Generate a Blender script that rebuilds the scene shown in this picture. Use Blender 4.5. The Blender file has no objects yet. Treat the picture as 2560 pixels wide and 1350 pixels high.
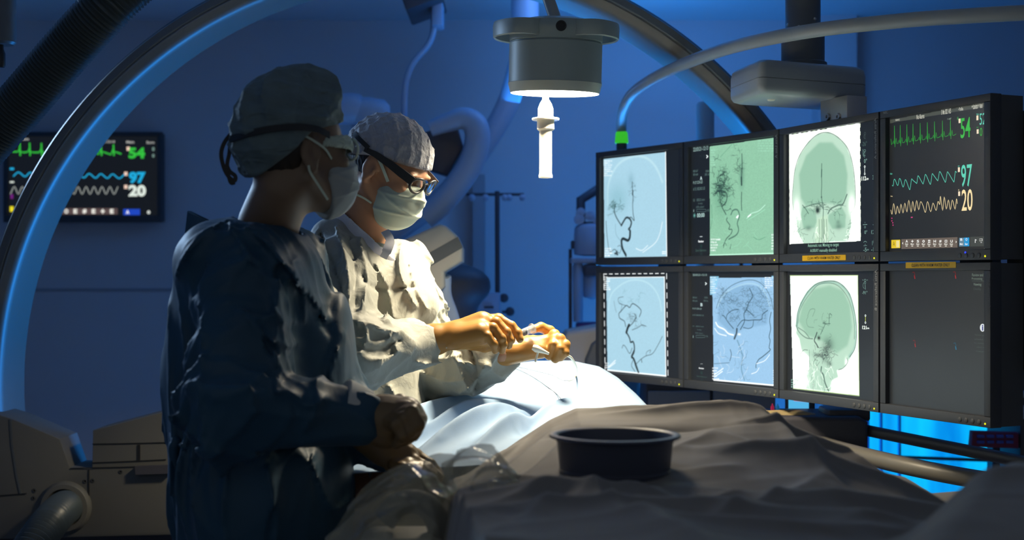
import bpy, bmesh, math, random
import numpy as np
from mathutils import Vector, Matrix
C = bpy.context.scene.collection
random.seed(4)
# ---------------------------------------------------------------- camera, world, lights, exposure
F = 3400.0; HC = 1.35; HY = 690.0           # focal length in px of a 2560 wide frame, eye height, horizon row
cam = bpy.data.cameras.new('camera'); cam_o = bpy.data.objects.new('camera', cam); C.objects.link(cam_o)
cam_o.location = (0, 0, HC); cam_o.rotation_euler = (math.pi/2, 0, 0)
cam.sensor_width = 36.0; cam.sensor_fit = 'HORIZONTAL'; cam.lens = 36.0*F/2560
cam.shift_y = (HY-675)/2560
cam.clip_start = 0.05
cam.dof.use_dof = True; cam.dof.focus_distance = 3.05; cam.dof.aperture_fstop = 3.2
bpy.context.scene.camera = cam_o
sc = bpy.context.scene
sc.view_settings.view_transform = 'Standard'; sc.view_settings.look = 'None'
sc.view_settings.gamma = 1.0; sc.view_settings.use_curve_mapping = False
sc.view_settings.exposure = 0.0
w = bpy.data.worlds.new('world'); sc.world = w; w.use_nodes = True
w.node_tree.nodes['Background'].inputs[0].default_value = (0.80, 0.90, 1.0, 1)
w.node_tree.nodes['Background'].inputs[1].default_value = 0.115
def area(name, loc, target, col, power, sx, sy=None, spread=180, shape=None):
    l = bpy.data.lights.new(name, 'AREA'); l.color = col; l.energy = power
    l.shape = shape or ('RECTANGLE' if sy else 'DISK'); l.size = sx
    if sy: l.size_y = sy
    l.spread = math.radians(spread)
    o = bpy.data.objects.new(name, l); C.objects.link(o); o.location = loc
    d = Vector(target)-Vector(loc); o.rotation_euler = d.to_track_quat('-Z', 'Y').to_euler()
    return o
BLUE = (0.02, 0.30, 1.0)
area('blue_ceiling_light', (0.55, 4.75, 2.36), (0.35, 5.8, 1.15), (.16, .38, 1.0), 3.0, 0.9, 0.2)
area('blue_floor_light', (0.6, 4.5, 0.4), (0.42, 5.8, .95), BLUE, 24.0, 1.0, 0.2)
area('blue_cove_light', (0.25, 5.0, 1.95), (0.35, 4.9, 2.44), BLUE, 4.0, 1.2, 0.2)
area('cool_rim_fill', (-2.2, 4.4, 2.2), (-0.5, 2.4, 1.3), (0.45, 0.68, 1.0), 4.0, 0.5, 0.5, spread=60)  # unseen light added for a cool rim on the first surgeon's back
area('blue_ring_fill', (-0.35, 4.5, 0.95), (-1.35, 3.95, 1.7), BLUE, 9.0, 0.4, 0.3, spread=120)  # added behind the ring to turn its left inner face blue
area('blue_upper_ring_fill', (0.35, 4.5, 1.35), (0.45, 3.95, 2.2), BLUE, 7.0, 0.4, 0.3, spread=120)  # likewise added, aimed at the ring's upper inner face
area('warm_room_light', (-1.2, 0.6, 2.3), (-1.6, 3.6, 1.2), (1.0, 0.90, 0.74), 0.3, 0.9, 0.9)

# ---------------------------------------------------------------- helpers
def lin(c):
    return tuple((x/12.92 if x <= .04045 else ((x+.055)/1.055)**2.4) for x in c)
def rgb(r, g, b): return lin((r/255, g/255, b/255))
def Pt(px, py, d): return np.array([(px-1280)/F*d, d, HC+(HY-py)/F*d])
def tag(o, label=None, cat=None, group=None, kind=None):
    if label: o['label'] = label
    if cat: o['category'] = cat
    if group: o['group'] = group
    if kind: o['kind'] = kind
    return o
def empty(name, loc, label, cat, group=None):
    o = bpy.data.objects.new(name, None); C.objects.link(o); o.location = tuple(loc); o.empty_display_size = .05
    o['_w'] = [float(v) for v in loc]
    return tag(o, label, cat, group)
def wloc(o):
    v = Vector((0, 0, 0))
    while o is not None: v += Vector(o.location); o = o.parent
    return v
def link(name, me, m, parent, smooth=False):
    o = bpy.data.objects.new(name, me); C.objects.link(o)
    ms = m if isinstance(m, (list, tuple)) else [m]
    for x in ms: me.materials.append(x)
    if smooth: me.polygons.foreach_set('use_smooth', [True]*len(me.polygons))
    if parent is not None:
        o.parent = parent; o.location = -wloc(parent) if True else o.location
    me.update()
    return o
# all meshes are authored in world coordinates; link() subtracts the parents' origin
def mesh_obj(name, V, Fc, m, parent=None, smooth=True):
    me = bpy.data.meshes.new(name)
    V = np.asarray(V, dtype=np.float32)
    if isinstance(Fc, np.ndarray):
        n = len(Fc); k = Fc.shape[1]
        me.vertices.add(len(V)); me.vertices.foreach_set('co', V.ravel())
        me.loops.add(n*k); me.loops.foreach_set('vertex_index', Fc.astype(np.int32).ravel())
        me.polygons.add(n); me.polygons.foreach_set('loop_start', np.arange(0, n*k, k, dtype=np.int32))
        me.polygons.foreach_set('loop_total', np.full(n, k, dtype=np.int32))
        me.update(calc_edges=True); me.validate()
    else:
        me.from_pydata([tuple(map(float, v)) for v in V], [], Fc); me.update()
    return link(name, me, m, parent, smooth)
class MB:
    """collects shapes in world space, then links them as one mesh"""
    def __init__(s): s.bm = bmesh.new()
    def box(s, c, size, rot=None, bevel=0, seg=2):
        r = bmesh.ops.create_cube(s.bm, size=1.0); vs = r['verts']
        M = Matrix.Translation(Vector(tuple(map(float, c)))) @ (rot.to_4x4() if rot else Matrix.Identity(4)) @ Matrix.Diagonal((*size, 1))
        bmesh.ops.transform(s.bm, matrix=M, verts=vs)
        if bevel:
            es = list({e for v in vs for e in v.link_edges})
            bmesh.ops.bevel(s.bm, geom=es, offset=bevel, segments=seg, profile=.5, affect='EDGES', clamp_overlap=True)
        return s
    def prism(s, pts, vec, bevel=0, seg=2):
        """pts: 3-D polygon, extruded by vec"""
        a = [s.bm.verts.new(tuple(map(float, p))) for p in pts]
        b = [s.bm.verts.new(tuple(map(float, np.asarray(p)+np.asarray(vec)))) for p in pts]
        n = len(a); fs = [s.bm.faces.new(a), s.bm.faces.new(b[::-1])]
        for i in range(n):
            j = (i+1) % n; fs.append(s.bm.faces.new((a[j], a[i], b[i], b[j])))
        bmesh.ops.recalc_face_normals(s.bm, faces=fs)
        if bevel:
            es = list({e for f in fs[:1] for e in f.edges})
            bmesh.ops.bevel(s.bm, geom=es, offset=bevel, segments=seg, profile=.5, affect='EDGES', clamp_overlap=True)
        return s
    def grid(s, rows, close=False, cap=True):
        vr = [[s.bm.verts.new(tuple(map(float, p))) for p in row] for row in rows]
        n = len(vr[0]); fs = []
        for i in range(len(vr)-1):
            for j in range(n if close else n-1):
                k = (j+1) % n
                try: fs.append(s.bm.faces.new((vr[i][j], vr[i][k], vr[i+1][k], vr[i+1][j])))
                except ValueError: pass
        if close and cap:
            for r in (vr[0][::-1], vr[-1]):
                try: fs.append(s.bm.faces.new(r))
                except ValueError: pass
        bmesh.ops.recalc_face_normals(s.bm, faces=fs)
        return s
    def tube(s, pts, rad, n=16, cap=True, squash=None):
        pts = [np.asarray(p, float) for p in pts]
        rad = [rad]*len(pts) if np.isscalar(rad) else list(rad)
        rows = []; up = None
        for i, p in enumerate(pts):
            t = pts[min(i+1, len(pts)-1)]-pts[max(i-1, 0)]; t = t/np.linalg.norm(t)
            if up is None:
                up = np.array([0, 0, 1.]) if abs(t[2]) < .9 else np.array([1., 0, 0])
            u = up-t*np.dot(up, t); u /= np.linalg.norm(u); up = u
            v = np.cross(t, u)
            a, b = (1, 1) if squash is None else squash
            rows.append([p+rad[i]*(a*math.cos(2*math.pi*k/n)*u+b*math.sin(2*math.pi*k/n)*v) for k in range(n)])
        return s.grid(rows, True, cap)
    def ribbon(s, pts, nrm, width, th=.0012):
        """flat band along pts; nrm = outward direction(s)"""
        pts = [np.asarray(p, float) for p in pts]; rows = []
        for i, p in enumerate(pts):
            t = pts[min(i+1, len(pts)-1)]-pts[max(i-1, 0)]; t /= np.linalg.norm(t)
            n = np.asarray(nrm[i] if isinstance(nrm, list) else nrm, float); n = n-t*np.dot(n, t); n /= (np.linalg.norm(n)+1e-9)
            b = np.cross(t, n)
            wd = width[i] if isinstance(width, list) else width
            rows.append([p+b*wd/2+n*th/2, p-b*wd/2+n*th/2, p-b*wd/2-n*th/2, p+b*wd/2-n*th/2])
        return s.grid(rows, True, True)
    def lathe(s, prof, origin, axis=(0, 0, 1), n=48, cap=True):
        """prof: list of (radius, height along axis)"""
        ax = Vector(axis).normalized(); q = Vector((0, 0, 1)).rotation_difference(ax); o = Vector(tuple(map(float, origin)))
        rows = [[tuple(o+q@Vector((r*math.cos(2*math.pi*k/n), r*math.sin(2*math.pi*k/n), h))) for k in range(n)] for r, h in prof]
        return s.grid(rows, True, cap)
    def build(s, name, m, parent=None, smooth=True, angle=40):
        me = bpy.data.meshes.new(name)
        if smooth:
            for f in s.bm.faces: f.smooth = True
            for e in s.bm.edges:
                if len(e.link_faces) == 2 and e.calc_face_angle(0) > math.radians(angle): e.smooth = False
        s.bm.to_mesh(me); s.bm.free()
        return link(name, me, m, parent)
def spline(pts, n=8):
    """Catmull-Rom through pts"""
    P = [np.asarray(p, float) for p in pts]; P = [2*P[0]-P[1]]+P+[2*P[-1]-P[-2]]; out = []
    for i in range(1, len(P)-2):
        for k in range(n):
            t = k/n; a, b, c, d = P[i-1:i+3]
            out.append(.5*((2*b)+(-a+c)*t+(2*a-5*b+4*c-d)*t*t+(-a+3*b-3*c+d)*t**3))
    out.append(P[-2]); return out

# ---------------------------------------------------------------- materials
def mat(name, col, rough=.5, metal=0., bump=None, var=None, spec=.5, sheen=0., emit=None, coat=0.):
    m = bpy.data.materials.new(name); m.use_nodes = True; nt = m.node_tree; N = nt.nodes; L = nt.links
    b = N['Principled BSDF']; b.inputs['Base Color'].default_value = (*col, 1); b.inputs['Roughness'].default_value = rough
    b.inputs['Metallic'].default_value = metal; b.inputs['Specular IOR Level'].default_value = spec
    if sheen: b.inputs['Sheen Weight'].default_value = sheen
    if coat: b.inputs['Coat Weight'].default_value = coat; b.inputs['Coat Roughness'].default_value = .1
    if emit: b.inputs['Emission Color'].default_value = (*emit[0], 1); b.inputs['Emission Strength'].default_value = emit[1]
    tc = N.new('ShaderNodeTexCoord')
    if var:   # (scale, amount)
        n = N.new('ShaderNodeTexNoise'); n.inputs['Scale'].default_value = var[0]; n.inputs['Detail'].default_value = 5
        L.new(tc.outputs['Object'], n.inputs['Vector'])
        r = N.new('ShaderNodeValToRGB'); e = r.color_ramp.elements
        e[0].position = .3; e[0].color = (*[c*(1-var[1]) for c in col], 1)
        e[1].position = .7; e[1].color = (*[min(1, c*(1+var[1])) for c in col], 1)
        L.new(n.outputs['Fac'], r.inputs['Fac']); L.new(r.outputs['Color'], b.inputs['Base Color'])
    prev = None
    for bp in (bump or []):  # (kind, scale, strength, distance, stretch)
        kind, scl, st, dist = bp[:4]; stretch = bp[4] if len(bp) > 4 else (1, 1, 1)
        mp = N.new('ShaderNodeMapping'); mp.inputs['Scale'].default_value = stretch; L.new(tc.outputs['Object'], mp.inputs['Vector'])
        if kind == 'noise':
            t = N.new('ShaderNodeTexNoise'); t.inputs['Detail'].default_value = 6; t.inputs['Distortion'].default_value = .6; out = 'Fac'
        elif kind == 'ridge':
            t = N.new('ShaderNodeTexNoise'); t.noise_type = 'RIDGED_MULTIFRACTAL'; t.inputs['Detail'].default_value = 3; t.inputs['Distortion'].default_value = .8; out = 'Fac'
        elif kind == 'voro':
            t = N.new('ShaderNodeTexVoronoi'); t.feature = 'F1'; out = 'Distance'
        elif kind == 'wave':
            t = N.new('ShaderNodeTexWave'); t.inputs['Distortion'].default_value = .4; out = 'Fac'
        elif kind == 'weave':
            t = N.new('ShaderNodeTexChecker'); out = 'Fac'
        t.inputs['Scale'].default_value = scl; L.new(mp.outputs['Vector'], t.inputs['Vector'])
        bn = N.new('ShaderNodeBump'); bn.inputs['Strength'].default_value = st; bn.inputs['Distance'].default_value = dist
        L.new(t.outputs[out], bn.inputs['Height'])
        if prev: L.new(prev.outputs['Normal'], bn.inputs['Normal'])
        prev = bn
    if prev: L.new(prev.outputs['Normal'], b.inputs['Normal'])
    return m
M = {}
M['wall'] = mat('painted_wall', (.50, .52, .56), .7, var=(1.2, .04), bump=[('noise', 60, .1, .001)])
M['ceiling'] = mat('ceiling_paint', (.60, .62, .66), .8, var=(2, .04))
M['floor'] = mat('vinyl_floor', (.30, .33, .37), .35, var=(3, .08))
M['trim'] = mat('wall_rail_plastic', (.28, .30, .34), .5)
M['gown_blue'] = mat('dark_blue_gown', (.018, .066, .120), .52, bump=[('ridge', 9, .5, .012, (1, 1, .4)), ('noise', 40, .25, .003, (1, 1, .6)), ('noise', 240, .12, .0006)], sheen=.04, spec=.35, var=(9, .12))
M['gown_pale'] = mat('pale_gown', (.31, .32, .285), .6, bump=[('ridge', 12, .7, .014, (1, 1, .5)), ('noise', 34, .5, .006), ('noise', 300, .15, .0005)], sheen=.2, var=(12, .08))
M['cuff'] = mat('knitted_cuff', (.50, .52, .52), .8, bump=[('wave', 120, .4, .001)])
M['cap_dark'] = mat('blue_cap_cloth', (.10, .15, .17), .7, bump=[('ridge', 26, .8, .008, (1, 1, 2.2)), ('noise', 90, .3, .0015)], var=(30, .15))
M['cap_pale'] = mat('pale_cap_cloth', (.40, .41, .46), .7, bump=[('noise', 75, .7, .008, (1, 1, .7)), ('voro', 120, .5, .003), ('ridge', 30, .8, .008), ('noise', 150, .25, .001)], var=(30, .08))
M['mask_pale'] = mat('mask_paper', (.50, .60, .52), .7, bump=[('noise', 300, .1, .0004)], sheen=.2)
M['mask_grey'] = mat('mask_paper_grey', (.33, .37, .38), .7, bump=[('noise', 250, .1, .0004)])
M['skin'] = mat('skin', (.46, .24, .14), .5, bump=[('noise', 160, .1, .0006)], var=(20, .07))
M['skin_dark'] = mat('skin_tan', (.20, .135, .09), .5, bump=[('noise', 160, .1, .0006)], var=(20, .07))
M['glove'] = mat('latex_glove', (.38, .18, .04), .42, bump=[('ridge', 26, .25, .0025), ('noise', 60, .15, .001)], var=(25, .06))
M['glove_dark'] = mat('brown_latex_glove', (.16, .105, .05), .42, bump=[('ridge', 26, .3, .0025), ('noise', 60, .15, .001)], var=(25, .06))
M['black'] = mat('black_plastic', (.018, .020, .023), .42)
M['bezel'] = mat('monitor_bezel', (.042, .047, .056), .5, bump=[('noise', 400, .08, .0003)])
M['housing'] = mat('monitor_housing', (.06, .065, .07), .5)
M['grey_metal'] = mat('painted_grey_metal', (.33, .36, .37), .38, bump=[('noise', 300, .04, .0003)])
M['lamp_paint'] = mat('lamp_paint', (.30, .36, .35), .42, bump=[('noise', 350, .06, .0003)])
M['lamp_edge'] = mat('lamp_bevel_paint', (.42, .46, .42), .4)
M['white_plastic'] = mat('white_plastic', (.85, .80, .66), .4)
M['steel'] = mat('brushed_steel', (.62, .60, .58), .3, metal=.9)
M['carm'] = mat('carm_paint', (.15, .14, .12), .42, var=(3, .05), bump=[('noise', 200, .05, .0004)])
M['carm_edge'] = mat('carm_outer_paint', (.10, .115, .125), .4)
M['rubber'] = mat('rubber_black', (.012, .013, .015), .55)
M['hose'] = mat('corrugated_plastic', (.06, .075, .075), .36)
M['housing_grey'] = mat('base_cover_plastic', (.12, .12, .108), .55, var=(4, .06), bump=[('noise', 250, .1, .0005)])
M['blue_equipment'] = mat('equipment_enamel', (.35, .42, .55), .4)
M['dark_equipment'] = mat('equipment_dark_plastic', (.06, .06, .075), .5)
M['beige'] = mat('device_beige', (.42, .40, .35), .5)
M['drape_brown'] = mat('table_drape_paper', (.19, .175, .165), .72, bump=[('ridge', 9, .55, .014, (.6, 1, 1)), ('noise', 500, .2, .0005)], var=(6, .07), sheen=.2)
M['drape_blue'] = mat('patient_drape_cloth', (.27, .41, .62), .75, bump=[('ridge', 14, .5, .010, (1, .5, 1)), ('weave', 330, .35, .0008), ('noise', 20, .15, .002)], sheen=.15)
M['bowl'] = mat('bowl_blue_plastic', (.075, .085, .125), .38)
M['label_yellow'] = mat('label_yellow', rgb(226, 176, 22), .5)
M['ink'] = mat('ink_black', (.01, .01, .01), .5)
M['lettering'] = mat('grey_lettering', (.34, .36, .36), .5)
M['hair'] = mat('dark_hair', (.02, .015, .012), .5, bump=[('ridge', 120, .6, .002, (1, 1, .3))])
M['collar'] = mat('collar_cloth', (.62, .64, .74), .7, bump=[('noise', 60, .3, .002)])
def emis(name, col, s):
    m = bpy.data.materials.new(name); m.use_nodes = True; b = m.node_tree.nodes['Principled BSDF']
    b.inputs['Base Color'].default_value = (*[c*.3 for c in col], 1); b.inputs['Emission Color'].default_value = (*col, 1); b.inputs['Emission Strength'].default_value = s
    return m
M['led'] = emis('led_yellow', rgb(240, 240, 20), 1.0)
M['lamp_glow'] = emis('lamp_lens', (1, .93, .78), 9.0)
M['green_glow'] = emis('green_indicator', rgb(60, 200, 40), .75)
def screen_mat(name, rough=.18):
    m = bpy.data.materials.new(name); m.use_nodes = True; nt = m.node_tree; b = nt.nodes['Principled BSDF']
    b.inputs['Base Color'].default_value = (.012, .013, .015, 1); b.inputs['Roughness'].default_value = rough
    a = nt.nodes.new('ShaderNodeVertexColor'); a.layer_name = 'Col'
    nt.links.new(a.outputs['Color'], b.inputs['Emission Color']); b.inputs['Emission Strength'].default_value = 1.0
    return m
M['screen'] = screen_mat('display_glow', .35)
def clear_mat(name, tint=(1, 1, 1), rough=.08, alpha=.25, diff=(.6, .6, .55)):
    m = bpy.data.materials.new(name); m.use_nodes = True; nt = m.node_tree; N = nt.nodes; L = nt.links
    b = N['Principled BSDF']; b.inputs['Base Color'].default_value = (*diff, 1); b.inputs['Roughness'].default_value = rough
    b.inputs['Alpha'].default_value = alpha; b.inputs['Specular IOR Level'].default_value = .8
    b.inputs['Coat Weight'].default_value = 1.0; b.inputs['Coat Roughness'].default_value = rough
    tc = N.new('ShaderNodeTexCoord'); n = N.new('ShaderNodeTexNoise'); n.noise_type = 'RIDGED_MULTIFRACTAL'; n.inputs['Scale'].default_value = 20; n.inputs['Detail'].default_value = 4
    L.new(tc.outputs['Object'], n.inputs['Vector']); bp = N.new('ShaderNodeBump'); bp.inputs['Strength'].default_value = .8; bp.inputs['Distance'].default_value = .014
    L.new(n.outputs['Fac'], bp.inputs['Height']); L.new(bp.outputs['Normal'], b.inputs['Normal']); L.new(bp.outputs['Normal'], b.inputs['Coat Normal'])
    return m
M['clear_sheet'] = clear_mat('clear_plastic_sheet', alpha=.45, diff=(.48, .46, .34), rough=.07)
M['lens'] = clear_mat('spectacle_lens', alpha=.28, diff=(.05, .05, .05), rough=.03)
M['syringe_clear'] = clear_mat('syringe_plastic', alpha=.35, diff=(.55, .6, .65), rough=.05)

# ---------------------------------------------------------------- implicit surfaces (one skin from smooth-blended limbs)
def smin(a, b, k):
    h = np.clip(.5+.5*(b-a)/k, 0, 1); return b*(1-h)+a*h-k*h*(1-h)
def smax(a, b, k): return -smin(-a, -b, k)
def cap(P, a, b, ra, rb=None):
    rb = ra if rb is None else rb
    a = np.asarray(a, np.float32); b = np.asarray(b, np.float32); ab = b-a; L2 = float(ab@ab)+1e-12
    pa = P-a; h = np.clip((pa@ab)/L2, 0, 1)
    d = pa-h[..., None]*ab
    return np.sqrt(np.einsum('...i,...i', d, d))-(ra+(rb-ra)*h)
def ell(P, c, r, R=None):
    q = P-np.asarray(c, np.float32)
    if R is not None: q = q@np.asarray(R, np.float32)      # R columns = local axes
    r = np.asarray(r, np.float32)
    k0 = np.sqrt(((q/r)**2).sum(-1)); k1 = np.sqrt(((q/(r*r))**2).sum(-1))+1e-9
    return k0*(k0-1)/k1
def chain(P, pts, rad, k=.006):
    d = None
    for i in range(len(pts)-1):
        e = cap(P, pts[i], pts[i+1], rad[i], rad[i+1]); d = e if d is None else smin(d, e, k)
    return d
def nets(fn, lo, hi, res):
    """surface nets on a (possibly uneven) grid; res = scalar or three coordinate arrays"""
    if isinstance(res, (int, float)): ax = [np.arange(lo[i], hi[i]+res, res, dtype=np.float32) for i in range(3)]
    else: ax = [np.asarray(r, np.float32) for r in res]
    nx, ny, nz = map(len, ax)
    D = np.empty((nx, ny, nz), np.float32); Y, Z = np.meshgrid(ax[1], ax[2], indexing='ij'); step = max(1, int(1.2e6/(ny*nz)))
    for i in range(0, nx, step):
        xs = ax[0][i:i+step]; P = np.empty((len(xs), ny, nz, 3), np.float32)
        P[..., 0] = xs[:, None, None]; P[..., 1] = Y; P[..., 2] = Z; D[i:i+step] = fn(P)
    s = D < 0
    cnt = np.zeros((nx-1, ny-1, nz-1), np.int8)
    for a in (0, 1):
        for b in (0, 1):
            for c in (0, 1): cnt += s[a:nx-1+a, b:ny-1+b, c:nz-1+c]
    act = (cnt > 0) & (cnt < 8); I = np.argwhere(act); idx = -np.ones(act.shape, np.int64); idx[act] = np.arange(len(I))
    acc = np.zeros((len(I), 3)); w_ = np.zeros(len(I)); i0, j0, k0 = I.T
    A = np.array([[0, 0, 0], [1, 0, 0], [0, 1, 0], [1, 1, 0], [0, 0, 1], [1, 0, 1], [0, 1, 1], [1, 1, 1]])
    for p, q in [(0, 1), (2, 3), (4, 5), (6, 7), (0, 2), (1, 3), (4, 6), (5, 7), (0, 4), (1, 5), (2, 6), (3, 7)]:
        a, b = A[p], A[q]; da = D[i0+a[0], j0+a[1], k0+a[2]]; db = D[i0+b[0], j0+b[1], k0+b[2]]
        cr = (da < 0) != (db < 0); t = np.where(cr, da/(da-db+1e-20), 0)
        pa = np.stack([ax[0][i0+a[0]], ax[1][j0+a[1]], ax[2][k0+a[2]]], 1); pb = np.stack([ax[0][i0+b[0]], ax[1][j0+b[1]], ax[2][k0+b[2]]], 1)
        acc += np.where(cr[:, None], pa+(pb-pa)*t[:, None], 0); w_ += cr
    V = acc/w_[:, None]; Q = []
    def quads(e, s0, o):
        J = np.argwhere(e)
        if not len(J): return
        i, j, k = J.T
        if o == 0: j = j+1; k = k+1; q = [idx[i, j-1, k-1], idx[i, j, k-1], idx[i, j, k], idx[i, j-1, k]]; ins = s0[i, j, k]
        if o == 1: i = i+1; k = k+1; q = [idx[i-1, j, k-1], idx[i-1, j, k], idx[i, j, k], idx[i, j, k-1]]; ins = s0[i, j, k]
        if o == 2: i = i+1; j = j+1; q = [idx[i-1, j-1, k], idx[i, j-1, k], idx[i, j, k], idx[i-1, j, k]]; ins = s0[i, j, k]
        q = np.stack(q, 1); q = np.where(ins[:, None], q, q[:, ::-1]); Q.append(q)
    quads((s[:-1, 1:-1, 1:-1] != s[1:, 1:-1, 1:-1]), s, 0)
    quads((s[1:-1, :-1, 1:-1] != s[1:-1, 1:, 1:-1]), s, 1)
    quads((s[1:-1, 1:-1, :-1] != s[1:-1, 1:-1, 1:]), s, 2)
    return V, np.concatenate(Q)
rs = np.random.RandomState(7)
def folds(P, axis, freq, amp, seed, n=4, warp=.03, sharp=1.6):
    """cloth creases running along axis"""
    r = np.random.RandomState(seed); axis = np.asarray(axis, float); axis /= np.linalg.norm(axis); out = 0
    wv = 0
    for _ in range(3):
        k = r.normal(size=3)*9; wv = wv+np.sin(P@k.astype(np.float32)+r.uniform(0, 6.3))
    for i in range(n):
        k = r.normal(size=3); k -= axis*(k@axis); k /= np.linalg.norm(k); k += axis*r.uniform(-.3, .3)
        f = freq*r.uniform(.65, 1.5)
        s = np.abs(np.sin((P@k.astype(np.float32))*f+wv*warp*f+r.uniform(0, 6.3)))
        m = .5+.5*np.sin(P@(r.normal(size=3)*7).astype(np.float32)+r.uniform(0, 6.3))
        out = out+((1-s)**sharp)*m
    return out*amp/n*2
# ---------------------------------------------------------------- the room
def slab(name, lo, hi, m):
    lo = np.array(lo, float); hi = np.array(hi, float)
    o = MB().box((lo+hi)/2, tuple(hi-lo)).build(name, m, None, smooth=False); o['kind'] = 'structure'; return o
WY = 5.8
slab('wall_back', (-2.7, WY, 0), (2.7, WY+.12, 2.44), M['wall'])
slab('wall_left', (-2.82, .9, 0), (-2.7, WY+.12, 2.44), M['wall'])
slab('wall_right', (2.7, .9, 0), (2.82, WY+.12, 2.44), M['wall'])
slab('ceiling', (-2.82, 1.2, 2.44), (2.82, WY+.12, 2.54), M['ceiling'])
slab('floor', (-2.82, -.5, -.1), (2.82, WY+.12, 0), M['floor'])
slab('trim_1', (-2.7, WY-.004, 1.285), (-.2, WY, 1.297), M['trim'])
slab('trim_2', (-.2, WY-.004, 1.075), (1.2, WY, 1.085), M['trim'])
slab('trim_3', (1.28, WY-.12, 0), (1.44, WY, 2.44), M['wall'])
slab('baseboard_back', (-2.7, WY-.015, 0), (2.7, WY, .1), M['trim'])
# ---------------------------------------------------------------- the bank of eight displays
edge_px = [1495, 1716, 1956, 2208, 2489]; edge_d = [4.198, 3.864, 3.521, 3.152, 2.827]
EX = [((p-1280)/F*d, d) for p, d in zip(edge_px, edge_d)]
ZT, ZM, ZB = 1.733, 1.381, 1.031
class Plane:
    def __init__(s, a, b):
        s.a = np.array(a, float); s.b = np.array(b, float); s.w = np.linalg.norm(s.b-s.a); s.u = (s.b-s.a)/s.w
        s.U = np.array([s.u[0], s.u[1], 0]); s.N = np.array([s.u[1], -s.u[0], 0]);  # outward (towards the viewer)
        if s.N[1] > 0: s.N = -s.N
    def uv(s, px, py):
        q = (px-1280)/F; t = (q*s.a[1]-s.a[0])/(s.u[0]-q*s.u[1]); Y = s.a[1]+s.u[1]*t
        return t, HC+(HY-py)/F*Y
    def p3(s, u, z, n=0.): return np.array([s.a[0], s.a[1], 0])+s.U*u+np.array([0, 0, z])+s.N*n
def text_geo(st, bold=0.):
    cu = bpy.data.curves.new('t', 'FONT'); cu.body = st; cu.size = 1; cu.resolution_u = 3; cu.offset = bold
    o = bpy.data.objects.new('t', cu); C.objects.link(o); dg = bpy.context.evaluated_depsgraph_get(); dg.update()
    me = o.evaluated_get(dg).to_mesh(); V = np.array([v.co[:2] for v in me.vertices]); Fc = [tuple(p.vertices) for p in me.polygons]
    o.evaluated_get(dg).to_mesh_clear(); bpy.data.objects.remove(o); bpy.data.curves.remove(cu)
    return V, Fc
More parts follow.
